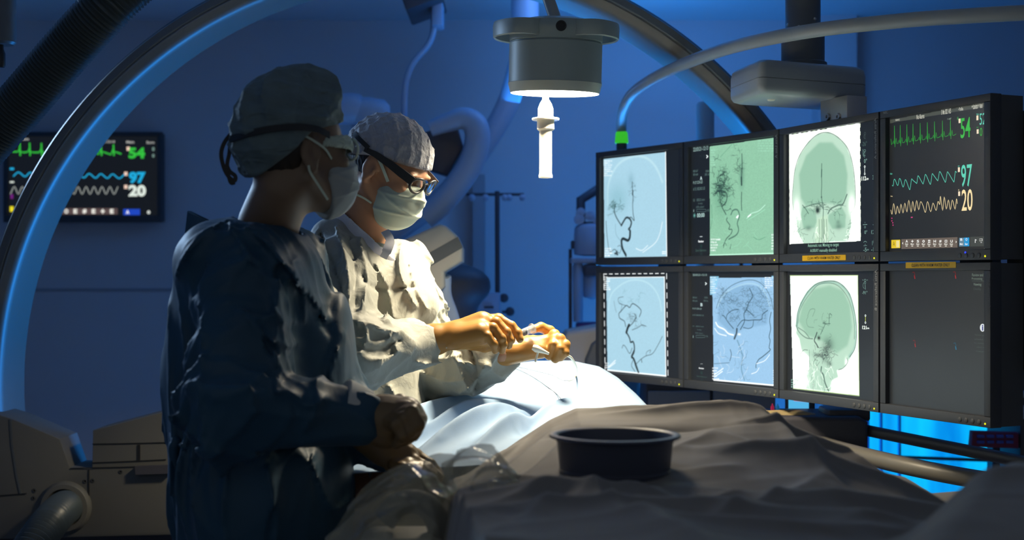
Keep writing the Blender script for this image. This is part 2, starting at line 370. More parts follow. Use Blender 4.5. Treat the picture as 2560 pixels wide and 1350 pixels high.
class Screen:
    """one display: a raster of emitted colour plus vector text and traces, all in one mesh lying on the panel"""
    def __init__(s, pl, crop, u0, u1, z0, z1, cell=(.0013, .00105), base=(.010, .013, .016)):
        s.pl = pl; s.crop = crop; s.r = (u0, u1, z0, z1); s.nx = max(2, int((u1-u0)/cell[0])); s.nz = max(2, int((z1-z0)/cell[1]))
        s.img = np.tile(np.array(base, np.float32), (s.nz, s.nx, 1)); s.V = []; s.F = []; s.Cc = []
        s.UU, s.ZZ = np.meshgrid(np.linspace(u0, u1, s.nx), np.linspace(z0, z1, s.nz))
    def m(s, x, y):
        ox, oy, sc_ = s.crop; return s.pl.uv(ox+x/sc_, oy+y/sc_)
    def mask_quad(s, q):
        pts = [s.m(*p) for p in q]; ins = np.ones(s.UU.shape, bool); n = len(pts)
        ar = sum(pts[i][0]*pts[(i+1) % n][1]-pts[(i+1) % n][0]*pts[i][1] for i in range(n))
        for i in range(n):
            a, b = pts[i], pts[(i+1) % n]; cr = (b[0]-a[0])*(s.ZZ-a[1])-(b[1]-a[1])*(s.UU-a[0]); ins &= (cr*np.sign(ar) >= 0)
        return ins
    def quad(s, q, col, alpha=1.):
        k = s.mask_quad(q); s.img[k] = s.img[k]*(1-alpha)+np.array(col)*alpha; return k
    def poly(s, pts, col, alpha=1., soft=.002, clip=None):
        """filled smooth polygon"""
        P = np.array([s.m(*p) for p in pts]); ins = np.zeros(s.UU.shape, bool); n = len(P)
        for i in range(n):
            a, b = P[i], P[(i+1) % n]
            c = ((a[1] > s.ZZ) != (b[1] > s.ZZ)) & (s.UU < (b[0]-a[0])*(s.ZZ-a[1])/(b[1]-a[1]+1e-12)+a[0]); ins ^= c
        a_ = ins.astype(np.float32)
        for _ in range(int(soft/.001)):
            a_ = (a_+np.roll(a_, 1, 0)+np.roll(a_, -1, 0)+np.roll(a_, 1, 1)+np.roll(a_, -1, 1))/5
        a_ = a_*alpha
        if clip is not None: a_ = a_*clip
        s.img = s.img*(1-a_[..., None])+np.array(col, np.float32)*a_[..., None]
    def line(s, pts, wpx, col, alpha=1., clip=None, smooth=True):
        """wpx = half width in mm"""
        if smooth and len(pts) > 2: pts = spline([np.array(p, float) for p in pts], 5)
        P = np.array([s.m(*p) for p in pts]); wd = wpx*.001; D = np.full(s.UU.shape, 1e9, np.float32)
        u0, u1 = P[:, 0].min()-.006, P[:, 0].max()+.006; z0, z1 = P[:, 1].min()-.006, P[:, 1].max()+.006
        i0 = np.searchsorted(s.ZZ[:, 0], z0); i1 = np.searchsorted(s.ZZ[:, 0], z1); j0 = np.searchsorted(s.UU[0], u0); j1 = np.searchsorted(s.UU[0], u1)
        if i1 <= i0 or j1 <= j0: return
        U = s.UU[i0:i1, j0:j1]; Z = s.ZZ[i0:i1, j0:j1]; D = np.full(U.shape, 1e9, np.float32)
        for a, b in zip(P[:-1], P[1:]):
            ab = b-a; L2 = ab@ab+1e-12; h = np.clip(((U-a[0])*ab[0]+(Z-a[1])*ab[1])/L2, 0, 1)
            D = np.minimum(D, np.hypot(U-a[0]-h*ab[0], Z-a[1]-h*ab[1]))
        a_ = np.clip((wd+.0009-D)/.0012, 0, 1)*alpha
        if clip is not None: a_ = a_*clip[i0:i1, j0:j1]
        s.img[i0:i1, j0:j1] = s.img[i0:i1, j0:j1]*(1-a_[..., None])+np.array(col, np.float32)*a_[..., None]
    def blob(s, x, y, rx, ry, col, alpha=1., clip=None):
        u, z = s.m(x, y); u2, _ = s.m(x+rx, y); _, z2 = s.m(x, y+ry)
        a_ = np.exp(-(((s.UU-u)/(u2-u))**2+((s.ZZ-z)/(z2-z))**2))*alpha
        if clip is not None: a_ = a_*clip
        s.img = s.img*(1-a_[..., None])+np.array(col, np.float32)*a_[..., None]
    def noise(s, k, amp, seed=1, blur=1):
        r = np.random.RandomState(seed).normal(size=k.shape)
        for _ in range(blur): r = (r+np.roll(r, 1, 0)+np.roll(r, -1, 0)+np.roll(r, 1, 1)+np.roll(r, -1, 1))/5
        r = r/r.std()
        s.img[k] *= (1+amp*r[k])[:, None]
    def vessels(s, x, y, ang, L, wd, depth, col, clip, r, alpha=.6, bend=.5):
        pts = [(x, y)]; a = ang
        for i in range(5):
            a += r.normal()*bend; x += math.cos(a)*L/5; y += math.sin(a)*L/5; pts.append((x, y))
        s.line(pts, wd, col, alpha, clip)
        if depth > 0:
            for _ in range(2 if r.rand() < .75 else 3):
                q = pts[r.randint(2, 6)]; s.vessels(q[0], q[1], a+r.normal()*.9, L*r.uniform(.55, .9), wd*.7, depth-1, col, clip, r, alpha*.85, bend)
    def add(s, V2, Fc, col, n=.0006):
        o = sum(len(v) for v in s.V); s.V.append(np.array([s.pl.p3(u, z, n) for u, z in V2])); s.F += [tuple(i+o for i in f) for f in Fc]; s.Cc.append(np.tile(np.array([*col, 1.], np.float32), (len(V2), 1)))
    def text(s, st, x0, y0, x1, y1, col, bold=0., vert=False):
        """fits the text into the box whose corners are given in crop px (top left, bottom right)"""
        V, Fc = text_geo(st, bold); mn = V.min(0); mx = V.max(0); T = (V-mn)/(mx-mn+1e-9)
        a = s.m(x0, y0); b = s.m(x1, y1)
        if vert: W = np.stack([b[0]+(a[0]-b[0])*(1-T[:, 1]), a[1]+(b[1]-a[1])*T[:, 0]], 1)
        else:
            c = s.m(x1, y0)
            W = np.stack([a[0]+(b[0]-a[0])*T[:, 0], b[1]+(a[1]-b[1])*T[:, 1]], 1)
        s.add(W, Fc, col, .0007)
    def smudge(s, x0, y0, x1, y1, col, rows, seed, alpha=1.):
        """small unreadable lines of overlay text"""
        r = np.random.RandomState(seed); h = (y1-y0)/rows
        for i in range(rows):
            x = x0
            xe = x0+(x1-x0)*r.uniform(.4, 1)
            while x < xe:
                w_ = r.uniform(.06, .2)*(x1-x0)
                s.quad([(x, y0+i*h), (x+w_, y0+i*h), (x+w_, y0+i*h+h*.55), (x, y0+i*h+h*.55)], col, alpha*r.uniform(.5, 1)); x += w_*1.25
    def stroke(s, pts, wd, col, smooth=False):
        if smooth: pts = spline([np.array(p, float) for p in pts], 4)
        P = [np.array(s.m(*p)) for p in pts]; V = []; Fc = []
        for i, p in enumerate(P):
            t = P[min(i+1, len(P)-1)]-P[max(i-1, 0)]; t /= np.linalg.norm(t)+1e-9; n = np.array([-t[1], t[0]])*wd*.0005
            V += [p+n, p-n]
            if i: Fc.append((2*i-2, 2*i-1, 2*i+1, 2*i))
        s.add(V, Fc, col, .0005)
    def rect(s, x0, y0, x1, y1, col, n=.0004):
        a = s.m(x0, y0); b = s.m(x1, y1); s.add([(a[0], a[1]), (b[0], a[1]), (b[0], b[1]), (a[0], b[1])], [(0, 1, 2, 3)], col, n)
    def build(s, parent, name='screen', gain=1.):
        u0, u1, z0, z1 = s.r; nx, nz = s.nx, s.nz
        base = np.array([s.pl.a[0], s.pl.a[1], 0.])
        G = base[None, None]+s.UU[..., None]*s.pl.U+np.array([0, 0, 1.])*s.ZZ[..., None]
        idx = np.arange(nx*nz).reshape(nz, nx); Q = np.stack([idx[:-1, :-1], idx[:-1, 1:], idx[1:, 1:], idx[1:, :-1]], -1).reshape(-1, 4)
        n0 = nx*nz; V = np.concatenate([G.reshape(-1, 3)]+s.V) if s.V else G.reshape(-1, 3)
        col = np.concatenate([s.img.reshape(-1, 3), np.ones((n0, 1), np.float32)], 1); col = np.concatenate([col]+s.Cc) if s.Cc else col
        col = col.astype(np.float32); col[:, :3] *= gain
        loops = [Q.ravel()]; tot = [np.full(len(Q), 4)]
        for f in s.F: loops.append(np.array(f)+n0); tot.append(np.array([len(f)]))
        lv = np.concatenate(loops).astype(np.int32); lt = np.concatenate(tot).astype(np.int32); ls = np.concatenate([[0], np.cumsum(lt)[:-1]]).astype(np.int32)
        me = bpy.data.meshes.new(name); me.vertices.add(len(V)); me.vertices.foreach_set('co', V.astype(np.float32).ravel())
        me.loops.add(len(lv)); me.loops.foreach_set('vertex_index', lv); me.polygons.add(len(lt)); me.polygons.foreach_set('loop_start', ls); me.polygons.foreach_set('loop_total', lt)
        me.update(calc_edges=True); at = me.color_attributes.new('Col', 'FLOAT_COLOR', 'POINT'); at.data.foreach_set('color', col.ravel())
        return link(name, me, M['screen'], parent)
BZ = .0195   # bezel width
def frame_mesh(pl, z0, z1, m):
    W = pl.w; g = .0025
    b = MB()
    for (u0, u1, a, c) in ((g, W-g, z1-BZ, z1-g), (g, W-g, z0+g, z0+BZ+.006), (g, g+BZ, z0+BZ+.006, z1-BZ), (W-g-BZ, W-g, z0+BZ+.006, z1-BZ)):
        b.prism([pl.p3(u0, a, .012), pl.p3(u1, a, .012), pl.p3(u1, c, .012), pl.p3(u0, c, .012)], -pl.N*.03, bevel=.0025)
    return b
ROT = {}
def monitor(ci, row, label, deep=.055, big=False):
    pl = Plane(EX[ci], EX[ci+1]); z0, z1 = (ZM, ZT) if row == 0 else (ZB, ZM)
    c0 = pl.p3(pl.w/2, z0, -.02); e = empty('display_monitor', c0, label, 'monitor', 'displays of the eight-screen bank')
    frame_mesh(pl, z0, z1, M['bezel']).build('bezel', M['bezel'], e)
    g = .004
    MB().prism([pl.p3(g, z0+g, -.004), pl.p3(pl.w-g, z0+g, -.004), pl.p3(pl.w-g, z1-g, -.004), pl.p3(g, z1-g, -.004)], -pl.N*deep, bevel=.003).build('housing', M['housing'], e)
    # power light and buttons at the lower right of the bezel
    MB().lathe([(0, 0), (.0022, 0), (.0022, .001), (0, .0012)], pl.p3(pl.w-.017, z0+.0105, .0118), pl.N, 12, False).build('power_light', M['led'], e)
    for k in range(4):
        MB().lathe([(0, 0), (.0055, 0), (.0055, .0012), (.0045, .002), (0, .002)], pl.p3(pl.w-.092+k*.019, z0+.0125, .0115), pl.N, 16, False).build('button', M['housing'], e)
    return e, pl
def new_screen(pl, row, crop, **k):
    z0, z1 = (ZM, ZT) if row == 0 else (ZB, ZM)
    return Screen(pl, crop, BZ, pl.w-BZ, z0+BZ+.004, z1-BZ+.002, **k)
def lettering(e, pl, crop, st, x0, y0, x1, y1, m, bz='lettering', vert=False, n=.0128, bold=0.):
    s = Screen(pl, crop, 0, .01, 0, .01); V, Fc = text_geo(st, bold); mn = V.min(0); mx = V.max(0); T = (V-mn)/(mx-mn+1e-9)
    a = s.m(x0, y0); b = s.m(x1, y1)
    if vert: W = [pl.p3(a[0]+(b[0]-a[0])*t[1], a[1]+(b[1]-a[1])*t[0], n) for t in T]
    else: W = [pl.p3(a[0]+(b[0]-a[0])*t[0], b[1]+(a[1]-b[1])*t[1], n) for t in T]
    return mesh_obj(bz, W, Fc, m, e, smooth=False)
INK = rgb(38, 52, 56)
WH = (1.15, 1.2, 1.2)
ICE = rgb(174, 216, 234); ICE2 = rgb(158, 203, 238); GRN = rgb(148, 203, 170)
TXT = rgb(150, 180, 175)
def angio_base(s, q, col, seed, edge=WH):
    k = s.quad(q, col); s.noise(k, .02, seed); kk = k.astype(np.float32)
    s.line([q[1], q[2]], 1.2, edge, 1, None, False); s.line([q[2], q[3]], 1.6, edge, 1, None, False)
    return kk
def side_panel(s, letter, ys, dx=0):
    y = ys
    s.text('22:03:21-12:13', 88, y['date'], 228, y['date']+20, TXT, .01)
    s.text('\u25B6' if False else '>', 212, y['arr'], 228, y['arr']+34, (.9, 1, 1), .05); s.text('< ||', 150+dx, y['arr'], 198+dx, y['arr']+30, rgb(50, 62, 66))
    t2 = rgb(92, 118, 116)
    s.text('00 kV', 88, y['kv'], 132, y['kv']+18, t2, .01); s.text('DSA', 205, y['kv'], 238, y['kv']+18, t2, .01)
    s.text('00 mA', 88, y['kv']+32, 134, y['kv']+50, t2, .01); s.text('30 /s', 196, y['kv']+32, 240, y['kv']+50, t2, .01)
    s.text(letter, 152+dx, y['L'], 172+dx, y['L']+32, rgb(210, 235, 235), .02)
    s.text('P: LT CCA LD', 88, y['L']+46, 176, y['L']+64, TXT, .01)
    s.text('6: FL NEURO US', 88, y['fl'], 198, y['fl']+20, t2, .01)
    s.text('10   000.0 mm', 88, y['kv']+0+y['n'], 196, y['kv']+y['n']+18, t2); s.text('0 mGy', 134, y['kv']+y['n']+36, 176, y['kv']+y['n']+54, t2); s.text('0.00 \u00b5Gym\u00b2', 116, y['kv']+y['n']+68, 192, y['kv']+y['n']+88, t2)
    y0 = y['kv']+y['n']+98
    for a in ([(120, y0), (206, y0)], [(120, y0+22), (206, y0+22)], [(120, y0), (120, y0+22)], [(206, y0), (206, y0+22)]): s.stroke(a, 1.0, t2)
    s.text('1%', 218, y0, 240, y0+20, t2); s.text('i', 90, y0, 96, y0+24, TXT)
    s.text('\u2014', 150+dx, y['rev']-36, 174+dx, y['rev']-32, (.8, .9, .9)); s.text('Review', 136+dx, y['rev'], 186+dx, y['rev']+20, (.95, 1, 1), .03)
    s.text('Store Reference', 110+dx*1.3, y['rev']+82, 210+dx*1.3, y['rev']+104, rgb(70, 100, 92))
    s.blob(160+dx, y['rev']+55, 8, 14, rgb(30, 70, 60), .8); s.blob(162+dx, y['rev']+130, 12, 22, rgb(34, 52, 52), .7)

# --- column 1, upper: frontal arteriogram
e, pl = monitor(0, 0, 'display at top left of the bank, icy blue picture with one thick curling vessel')
s = new_screen(pl, 0, (1480, 340, 4.092))
q = [(120, 238), (752, 165), (764, 1240), (128, 1252)]; k = angio_base(s, q, ICE, 1)
r = np.random.RandomState(3)
for (w_, al) in ((4.5, .35), (1.2, .5)): s.line([(160, 700), (165, 520), (200, 400), (270, 290), (370, 225), (480, 205), (580, 240), (660, 330), (720, 470)], w_, rgb(205, 240, 248), al, k)
s.line([(720, 880), (690, 1010), (640, 1100), (520, 1190)], 1.2, WH, .5, k); s.line([(450, 1150), (510, 1170), (570, 1120)], 1.2, WH, .5, k)
s.blob(260, 640, 110, 150, rgb(120, 180, 190), .45, k); s.blob(400, 450, 30, 70, rgb(110, 160, 175), .4, k)
s.line([(348, 1226), (315, 1160), (302, 1095), (305, 1055), (340, 1055), (368, 1070), (388, 1040), (390, 970), (375, 952), (392, 930), (402, 880), (380, 842), (350, 836), (325, 870), (300, 915)], 3.0, INK, .95, k)
s.line([(345, 1215), (312, 1150), (302, 1080), (318, 1050), (366, 1068), (386, 1035), (390, 975)], 4.2, INK, .9, k)
s.line([(300, 915), (265, 860), (240, 810), (228, 760), (240, 700)], 1.8, INK, .9, k)
s.line([(380, 842), (400, 830), (432, 865), (420, 790), (416, 700), (420, 620), (414, 540), (412, 470)], 1.2, INK, .9, k); s.line([(415, 600), (417, 560)], 2.4, INK, .9, k)
for i in range(16): s.vessels(240+r.normal()*25, 720+r.normal()*30, r.uniform(0, 6.3), 60, .35, 1, rgb(50, 95, 90), k, r, .7)
for i in range(8): s.vessels(417, 480+i*22, r.uniform(-1.2, .4)+(3.1 if i % 2 else 0), 35, .3, 1, rgb(70, 110, 120), k, r, .6)
s.line([(143, 870), (150, 980), (160, 1070), (172, 1160), (190, 1185), (230, 1160), (262, 1190)], 1.0, INK, .85, k)
for i in range(7): s.line([(250+r.normal()*14, 1190+r.normal()*16) for _ in range(4)], .7, INK, .8, k)
s.line([(262, 1130), (285, 1120), (300, 1150), (285, 1200)], .8, INK, .7, k); s.line([(240, 900), (245, 1000), (290, 1070)], .6, rgb(80, 130, 150), .6, k)
s.smudge(122, 250, 205, 420, WH, 8, 4, .7); s.smudge(130, 1145, 235, 1240, WH, 4, 5, .8); s.smudge(715, 1180, 752, 1215, WH, 2, 6, .9)
s.build(e)

# --- column 1, lower: lateral arteriogram with dashed border
e, pl = monitor(0, 1, 'display at lower left of the bank, icy blue vessel picture inside a dashed border')
s = new_screen(pl, 1, (1480, 660, 4.092))
q = [(148, 140), (740, 133), (756, 1145), (158, 1085)]; k = angio_base(s, q, ICE, 2)
s.line([(148, 140), (740, 133)], 1.0, WH, .7, None, False)
s.line([(170, 470), (190, 330), (260, 240), (370, 175), (480, 165), (570, 195), (640, 260), (690, 360), (710, 480)], 2.2, rgb(200, 238, 248), .6, k)
D_ = rgb(34, 44, 44)
s.line([(475, 1108), (450, 1050), (425, 970), (408, 950), (430, 900), (433, 840), (420, 795), (395, 800), (385, 760), (365, 720), (352, 700), (360, 660), (375, 620)], 2.4, D_, .95, k)
s.line([(352, 700), (365, 655), (380, 625)], 4.2, D_, .95, k); s.line([(475, 1108), (430, 975), (405, 950), (430, 890)], 3.2, D_, .8, k)
s.line([(345, 640), (330, 585), (285, 555), (275, 510), (295, 485), (350, 425), (385, 445), (420, 405), (500, 470), (485, 540)], 1.2, D_, .9, k)
s.line([(380, 640), (420, 600), (450, 545), (435, 510)], 1.2, D_, .85, k); s.line([(345, 425), (280, 400), (270, 350), (320, 335)], .8, D_, .7, k)
s.line([(295, 485), (305, 420), (280, 400)], .7, D_, .7, k); s.line([(410, 675), (470, 650), (510, 625), (550, 635)], .9, D_, .75, k)
s.line([(455, 1020), (500, 975), (553, 940), (620, 915), (680, 820), (720, 740)], .9, D_, .75, k); s.line([(553, 940), (560, 900), (600, 880), (590, 910)], .7, D_, .7, k); s.line([(505, 975), (510, 1005)], 1.6, D_, .7, k)
s.line([(308, 860), (320, 830), (345, 850), (385, 915), (410, 860)], 1.0, D_, .8, k); s.line([(420, 980), (405, 1040), (440, 1100)], 1.0, D_, .8, k)
s.line([(225, 380), (235, 440), (250, 495)], .6, D_, .6, k)
r = np.random.RandomState(8)
for i in range(9): s.vessels(440+r.normal()*40, 560+r.normal()*30, r.uniform(0, 6.3), 60, .35, 1, D_, k, r, .6)
for i in range(6): s.vessels(r.uniform(280, 480), r.uniform(300, 420), r.uniform(-2.2, -.6), 60, .3, 1, rgb(90, 150, 160), k, r, .5)
s.line([(165, 1055), (240, 985)], .9, WH, .9, k); s.line([(170, 1062), (238, 1010)], .9, WH, .9, k)
s.smudge(122, 128, 205, 275, WH, 7, 9, .9); s.smudge(132, 1010, 180, 1075, WH, 3, 10, .9)
n_ = 11
for i in range(n_):
    t = i/n_; t2 = t+.055
    s.stroke([(118+(765-118)*t, 103-7*t), (118+(765-118)*t2, 103-7*t2)], 1.9, WH)
    s.stroke([(135+(785-135)*t, 1133+55*t), (135+(785-135)*t2, 1133+55*t2)], 1.9, WH)
    s.stroke([(122+14*t, 112+1030*t), (122+14*t2, 112+1030*t2)], 2.2, WH)
    s.stroke([(764+15*t, 95+1085*t), (764+15*t2, 95+1085*t2)], 2.2, WH)
s.build(e)

# --- column 2, upper: green frontal arteriogram
e, pl = monitor(1, 0, 'upper display, second from left, green vessel picture beside a strip marked A')
s = new_screen(pl, 0, (1710, 310, 3.75))
q = [(240, 212), (884, 122), (886, 1212), (244, 1230)]; k = angio_base(s, q, GRN, 3, rgb(200, 255, 225))
s.noise(k > 0, .018, 11, 3)
r = np.random.RandomState(12); G_ = rgb(40, 66, 62)
s.blob(350, 640, 80, 200, rgb(85, 150, 120), .5, k); s.blob(540, 480, 22, 120, rgb(70, 120, 105), .55, k)
for i in range(46): s.vessels(350+r.normal()*32, 600+r.normal()*85, r.uniform(0, 6.3), 75, .45, 1, G_, k, r, .8, .7)
for i in range(16): s.vessels(520+r.normal()*14, 400+r.normal()*60, r.uniform(-2.4, -.8), 50, .4, 1, G_, k, r, .5)
s.line([(543, 280), (545, 420), (538, 500), (540, 575)], 1.3, G_, .8, k); s.line([(538, 500), (540, 570)], 2.4, G_, .9, k); s.line([(540, 640), (538, 745), (542, 810)], 1.2, G_, .85, k)
s.line([(310, 500), (330, 620), (350, 760), (395, 850)], 1.3, G_, .85, k); s.line([(290, 650), (340, 625), (400, 650), (395, 730), (360, 770)], 1.5, G_, .85, k)
s.line([(405, 880), (400, 905), (430, 950), (420, 985), (450, 990), (440, 1030), (395, 1080), (370, 1140)], 1.2, G_, .8, k)
s.line([(440, 850), (460, 810), (500, 805), (520, 860), (500, 930), (512, 990), (490, 1040), (420, 1080)], 1.7, rgb(64, 104, 92), .8, k)
s.line([(492, 875), (508, 860), (500, 880)], 1.6, WH, .9, k)
s.line([(590, 885), (630, 840), (700, 815), (760, 760)], .9, rgb(200, 250, 225), .9, k); s.line([(600, 870), (625, 850)], 1.6, WH, .8, k); s.line([(600, 900), (700, 840), (760, 800)], .6, rgb(170, 235, 200), .8, k)
s.line([(370, 1160), (380, 1110), (400, 1140)], .9, G_, .7, k); s.line([(440, 1130), (432, 1170)], 1.1, G_, .7, k)
s.line([(250, 980), (262, 900), (258, 760)], .8, rgb(70, 140, 105), .7, k); s.line([(340, 310), (450, 190)], .6, rgb(80, 150, 115), .6, k); s.line([(650, 1060), (700, 1085), (760, 1060)], .6, rgb(80, 150, 115), .7, k)
for i in range(14): s.vessels(r.uniform(280, 860), r.uniform(900, 1180), r.uniform(0, 6.3), 90, .25, 0, rgb(170, 240, 205), k, r, .5)
s.smudge(248, 240, 310, 400, rgb(180, 240, 210), 7, 13, .5); s.smudge(690, 150, 880, 270, rgb(180, 240, 210), 5, 14, .35)
s.smudge(248, 1075, 345, 1205, WH, 5, 15, .7); s.smudge(820, 1030, 884, 1190, WH, 6, 16, .7)
side_panel(s, 'A', dict(date=222, arr=288, kv=432, L=492, fl=596, n=270, rev=1090))
s.text('00:00', 124, 838, 194, 872, rgb(190, 225, 220), .01); s.blob(98, 858, 8, 14, rgb(120, 190, 180), .9)
s.build(e); lettering(e, pl, (1710, 310, 3.75), 'Artis Live A', 908, 100, 888, 322, M['lettering'], vert=True)

# --- column 2, lower: blue lateral arteriogram
e, pl = monitor(1, 1, 'lower display, second from left, light blue skull full of fine vessels, marked B')
s = new_screen(pl, 1, (1710, 660, 3.97))
q = [(280, 140), (915, 130), (936, 1208), (296, 1150)]; k = angio_base(s, q, ICE2, 4)
s.quad([(258, 122), (345, 122), (345, 145), (300, 305), (258, 305)], rgb(150, 214, 244), .8); s.quad([(718, 118), (930, 116), (930, 250), (880, 145), (718, 145)], rgb(150, 214, 244), .85)
r = np.random.RandomState(21); B_ = rgb(52, 84, 100)
s.poly([(335, 560), (335, 400), (400, 300), (500, 220), (620, 200), (740, 220), (830, 330), (850, 470), (820, 600), (600, 640), (520, 690), (440, 660)], rgb(130, 176, 212), .65, .012, k)
s.line([(320, 440), (360, 330), (450, 230), (560, 175), (660, 158), (740, 178), (810, 240), (860, 340), (885, 450)], .9, B_, .65, k)
s.line([(335, 420), (400, 300), (520, 225), (640, 195), (740, 215), (810, 300), (850, 420)], 2.0, rgb(190, 230, 248), .5, k)
for i in range(75): s.vessels(r.uniform(350, 820), r.uniform(250, 560), r.uniform(0, 6.3), 80, .28, 1, B_, k, r, .5, .8)
s.line([(500, 740), (520, 690), (525, 645)], 3.0, rgb(36, 50, 56), .85, k); s.line([(560, 650), (600, 570), (595, 500), (620, 450), (640, 390), (680, 320), (650, 240)], 1.2, B_, .9, k)
s.line([(490, 640), (440, 580), (400, 520), (380, 510)], 1.2, B_, .85, k); s.line([(530, 620), (580, 560), (640, 560), (690, 555), (770, 550), (780, 500), (830, 460)], 1.0, B_, .9, k)
s.line([(620, 450), (690, 515)], 1.0, B_, .85, k); s.line([(590, 630), (640, 640), (680, 620), (690, 560)], 1.0, B_, .8, k); s.line([(420, 540), (430, 500), (480, 460), (540, 450)], 1.0, B_, .85, k)
s.line([(865, 480), (850, 560), (860, 640), (845, 720), (855, 760), (845, 830), (855, 855), (780, 920), (740, 950), (715, 1000), (715, 1030)], 1.1, B_, .9, k)
s.line([(315, 580), (340, 620), (400, 650), (440, 690), (490, 705)], 1.7, WH, .9, k); s.line([(305, 640), (345, 690), (420, 712)], 1.2, WH, .7, k); s.blob(548, 698, 14, 10, WH, .9, k)
s.line([(530, 760), (560, 840), (580, 920), (570, 1040), (600, 1150)], 2.2, rgb(104, 152, 178), .7, k)
for i in range(30): s.vessels(r.uniform(320, 640), r.uniform(740, 1140), r.uniform(.8, 2.2), 90, .3, 0, WH if i % 2 else B_, k, r, .45, .5)
s.line([(460, 850), (470, 900), (455, 960)], 1.2, rgb(60, 80, 95), .8, k); s.line([(300, 1100), (390, 1035)], .9, WH, .9, k); s.line([(305, 1120), (382, 1065)], .9, WH, .9, k); s.line([(300, 990), (450, 980)], .8, B_, .6, k)
s.line([(670, 1090), (720, 1070), (745, 1030)], .8, WH, .7, k); s.line([(720, 990), (800, 960), (850, 900)], .8, WH, .7, k)
s.smudge(262, 130, 330, 300, WH, 8, 23, .6); s.smudge(800, 130, 930, 250, WH, 6, 24, .6); s.smudge(280, 1025, 345, 1160, WH, 5, 25, .8); s.smudge(885, 1050, 945, 1210, WH, 7, 26, .8)
side_panel(s, 'B', dict(date=98, arr=178, kv=324, L=388, fl=498, n=286, rev=1025), dx=14)
s.build(e)

# --- column 3, upper: frontal skull
e, pl = monitor(2, 0, 'upper display, third from left, green skull seen from the front on glaring white')
s = new_screen(pl, 0, (1950, 270, 3.374)); r = np.random.RandomState(31)
q = [(78, 228), (672, 130), (680, 1122), (82, 1148)]; WG = (1.5, 1.62, 1.45)
k = s.quad(q, WG).astype(np.float32); g1 = rgb(148, 196, 168); g2 = rgb(176, 216, 190); gd = rgb(62, 96, 84)
sk = [(105, 800), (108, 680), (125, 520), (165, 400), (240, 285), (320, 220), (410, 205), (490, 245), (560, 320), (600, 420), (625, 560), (636, 720), (632, 820), (600, 900), (600, 1010), (575, 1122), (200, 1145), (150, 1050), (140, 960), (115, 880)]
s.poly(sk, g2, .9, .003, k)
s.poly([(175, 760), (160, 560), (220, 400), (330, 290), (440, 290), (540, 400), (570, 560), (560, 740), (520, 820), (360, 800), (220, 830)], g1, .85, .014, k)
s.line([(112, 860), (104, 760), (110, 660), (126, 520), (165, 400), (240, 290), (320, 222), (400, 206), (480, 240), (560, 322), (600, 420), (626, 560), (636, 720), (630, 830), (600, 880)], 1.2, gd, .75, k)
s.blob(140, 850, 26, 80, WG, .85, k); s.blob(605, 820, 26, 80, WG, .85, k); s.blob(165, 920, 14, 40, WG, .5, k)
s.poly([(175, 900), (190, 830), (300, 860), (310, 960), (290, 1010), (200, 1020)], g1, .8, .006, k); s.poly([(410, 900), (520, 830), (555, 900), (550, 1010), (440, 1020), (405, 950)], g1, .8, .006, k)
s.poly([(315, 930), (400, 900), (415, 1130), (290, 1140)], rgb(205, 236, 205), .75, .006, k)
for x in (330, 350, 372, 392): s.line([(x, 940), (x+3, 1040), (x+2, 1135)], .9, gd, .6, k)
s.line([(352, 470), (350, 560), (352, 640), (350, 750), (365, 850), (362, 960), (366, 1130)], 1.1, gd, .8, k); s.line([(352, 520), (350, 580)], 1.6, gd, .8, k); s.blob(350, 752, 5, 7, INK, .9, k)
s.blob(317, 860, 17, 26, rgb(16, 26, 26), 1., k); s.blob(317, 865, 13, 20, rgb(14, 20, 20), 1., k); s.blob(318, 835, 30, 10, gd, .5, k)
s.line([(405, 890), (430, 850), (490, 820), (530, 810), (565, 730)], 1.7, gd, .75, k); s.line([(240, 890), (215, 850), (190, 820)], 1.2, gd, .7, k); s.line([(200, 840), (260, 820), (330, 810), (365, 850)], 1.3, gd, .6, k)
for i in range(22): s.vessels(r.uniform(190, 540), r.uniform(780, 880), r.uniform(0, 6.3), 50, .5, 1, gd, k, r, .5)
for i in range(40): s.vessels(r.choice([170, 590])+r.normal()*18, r.uniform(930, 1110), r.uniform(1, 2.2), 40, .6, 0, gd if i % 3 else WG, k, r, .45)
s.blob(240, 1015, 28, 22, gd, .55, k); s.blob(495, 1000, 28, 28, gd, .55, k); s.blob(490, 960, 18, 18, gd, .4, k)
for i in range(26): s.vessels(r.uniform(280, 460), r.uniform(1000, 1120), 1.57, 50, .7, 0, gd if i % 2 else WG, k, r, .35, .2)
s.smudge(88, 245, 140, 420, rgb(190, 225, 205), 8, 33, .5); s.text('m:12', 88, 1128, 118, 1140, INK)
q3 = [(680, 125), (828, 98), (828, 800), (684, 820)]   # light bleeding through the side panel icons
for i in range(15):
    t = i/15; t2 = t+.035; D2 = (.9, 1., .8)
    s.stroke([(78+598*t, 224-97*t), (78+598*t2, 224-97*t2)], 2.2, rgb(190, 215, 180) if i % 2 else WH); s.stroke([(677+4*t, 130+990*t), (677+4*t2, 130+990*t2)], 2.2, D2); s.stroke([(80+3*t, 228+915*t), (80+3*t2, 228+915*t2)], 2., D2)
t1 = rgb(120, 158, 148)
def tx(st, x0, y0, x1, y1, c=t1, b=.01): s.text(st, x0, y0, x1, y1, c, b)
tx('-26\u00b0', 690, 285, 736, 318, rgb(70, 92, 88)); tx('0\u00b0', 792, 272, 818, 304, rgb(90, 112, 106)); tx('0\u00b0', 710, 430, 736, 462)
tx('112', 690, 578, 728, 610, (1, 1.1, 1), .03); tx('cm', 730, 592, 748, 606, (1, 1.1, 1), .03); tx('32', 782, 568, 810, 600); tx('cm', 812, 584, 826, 596)
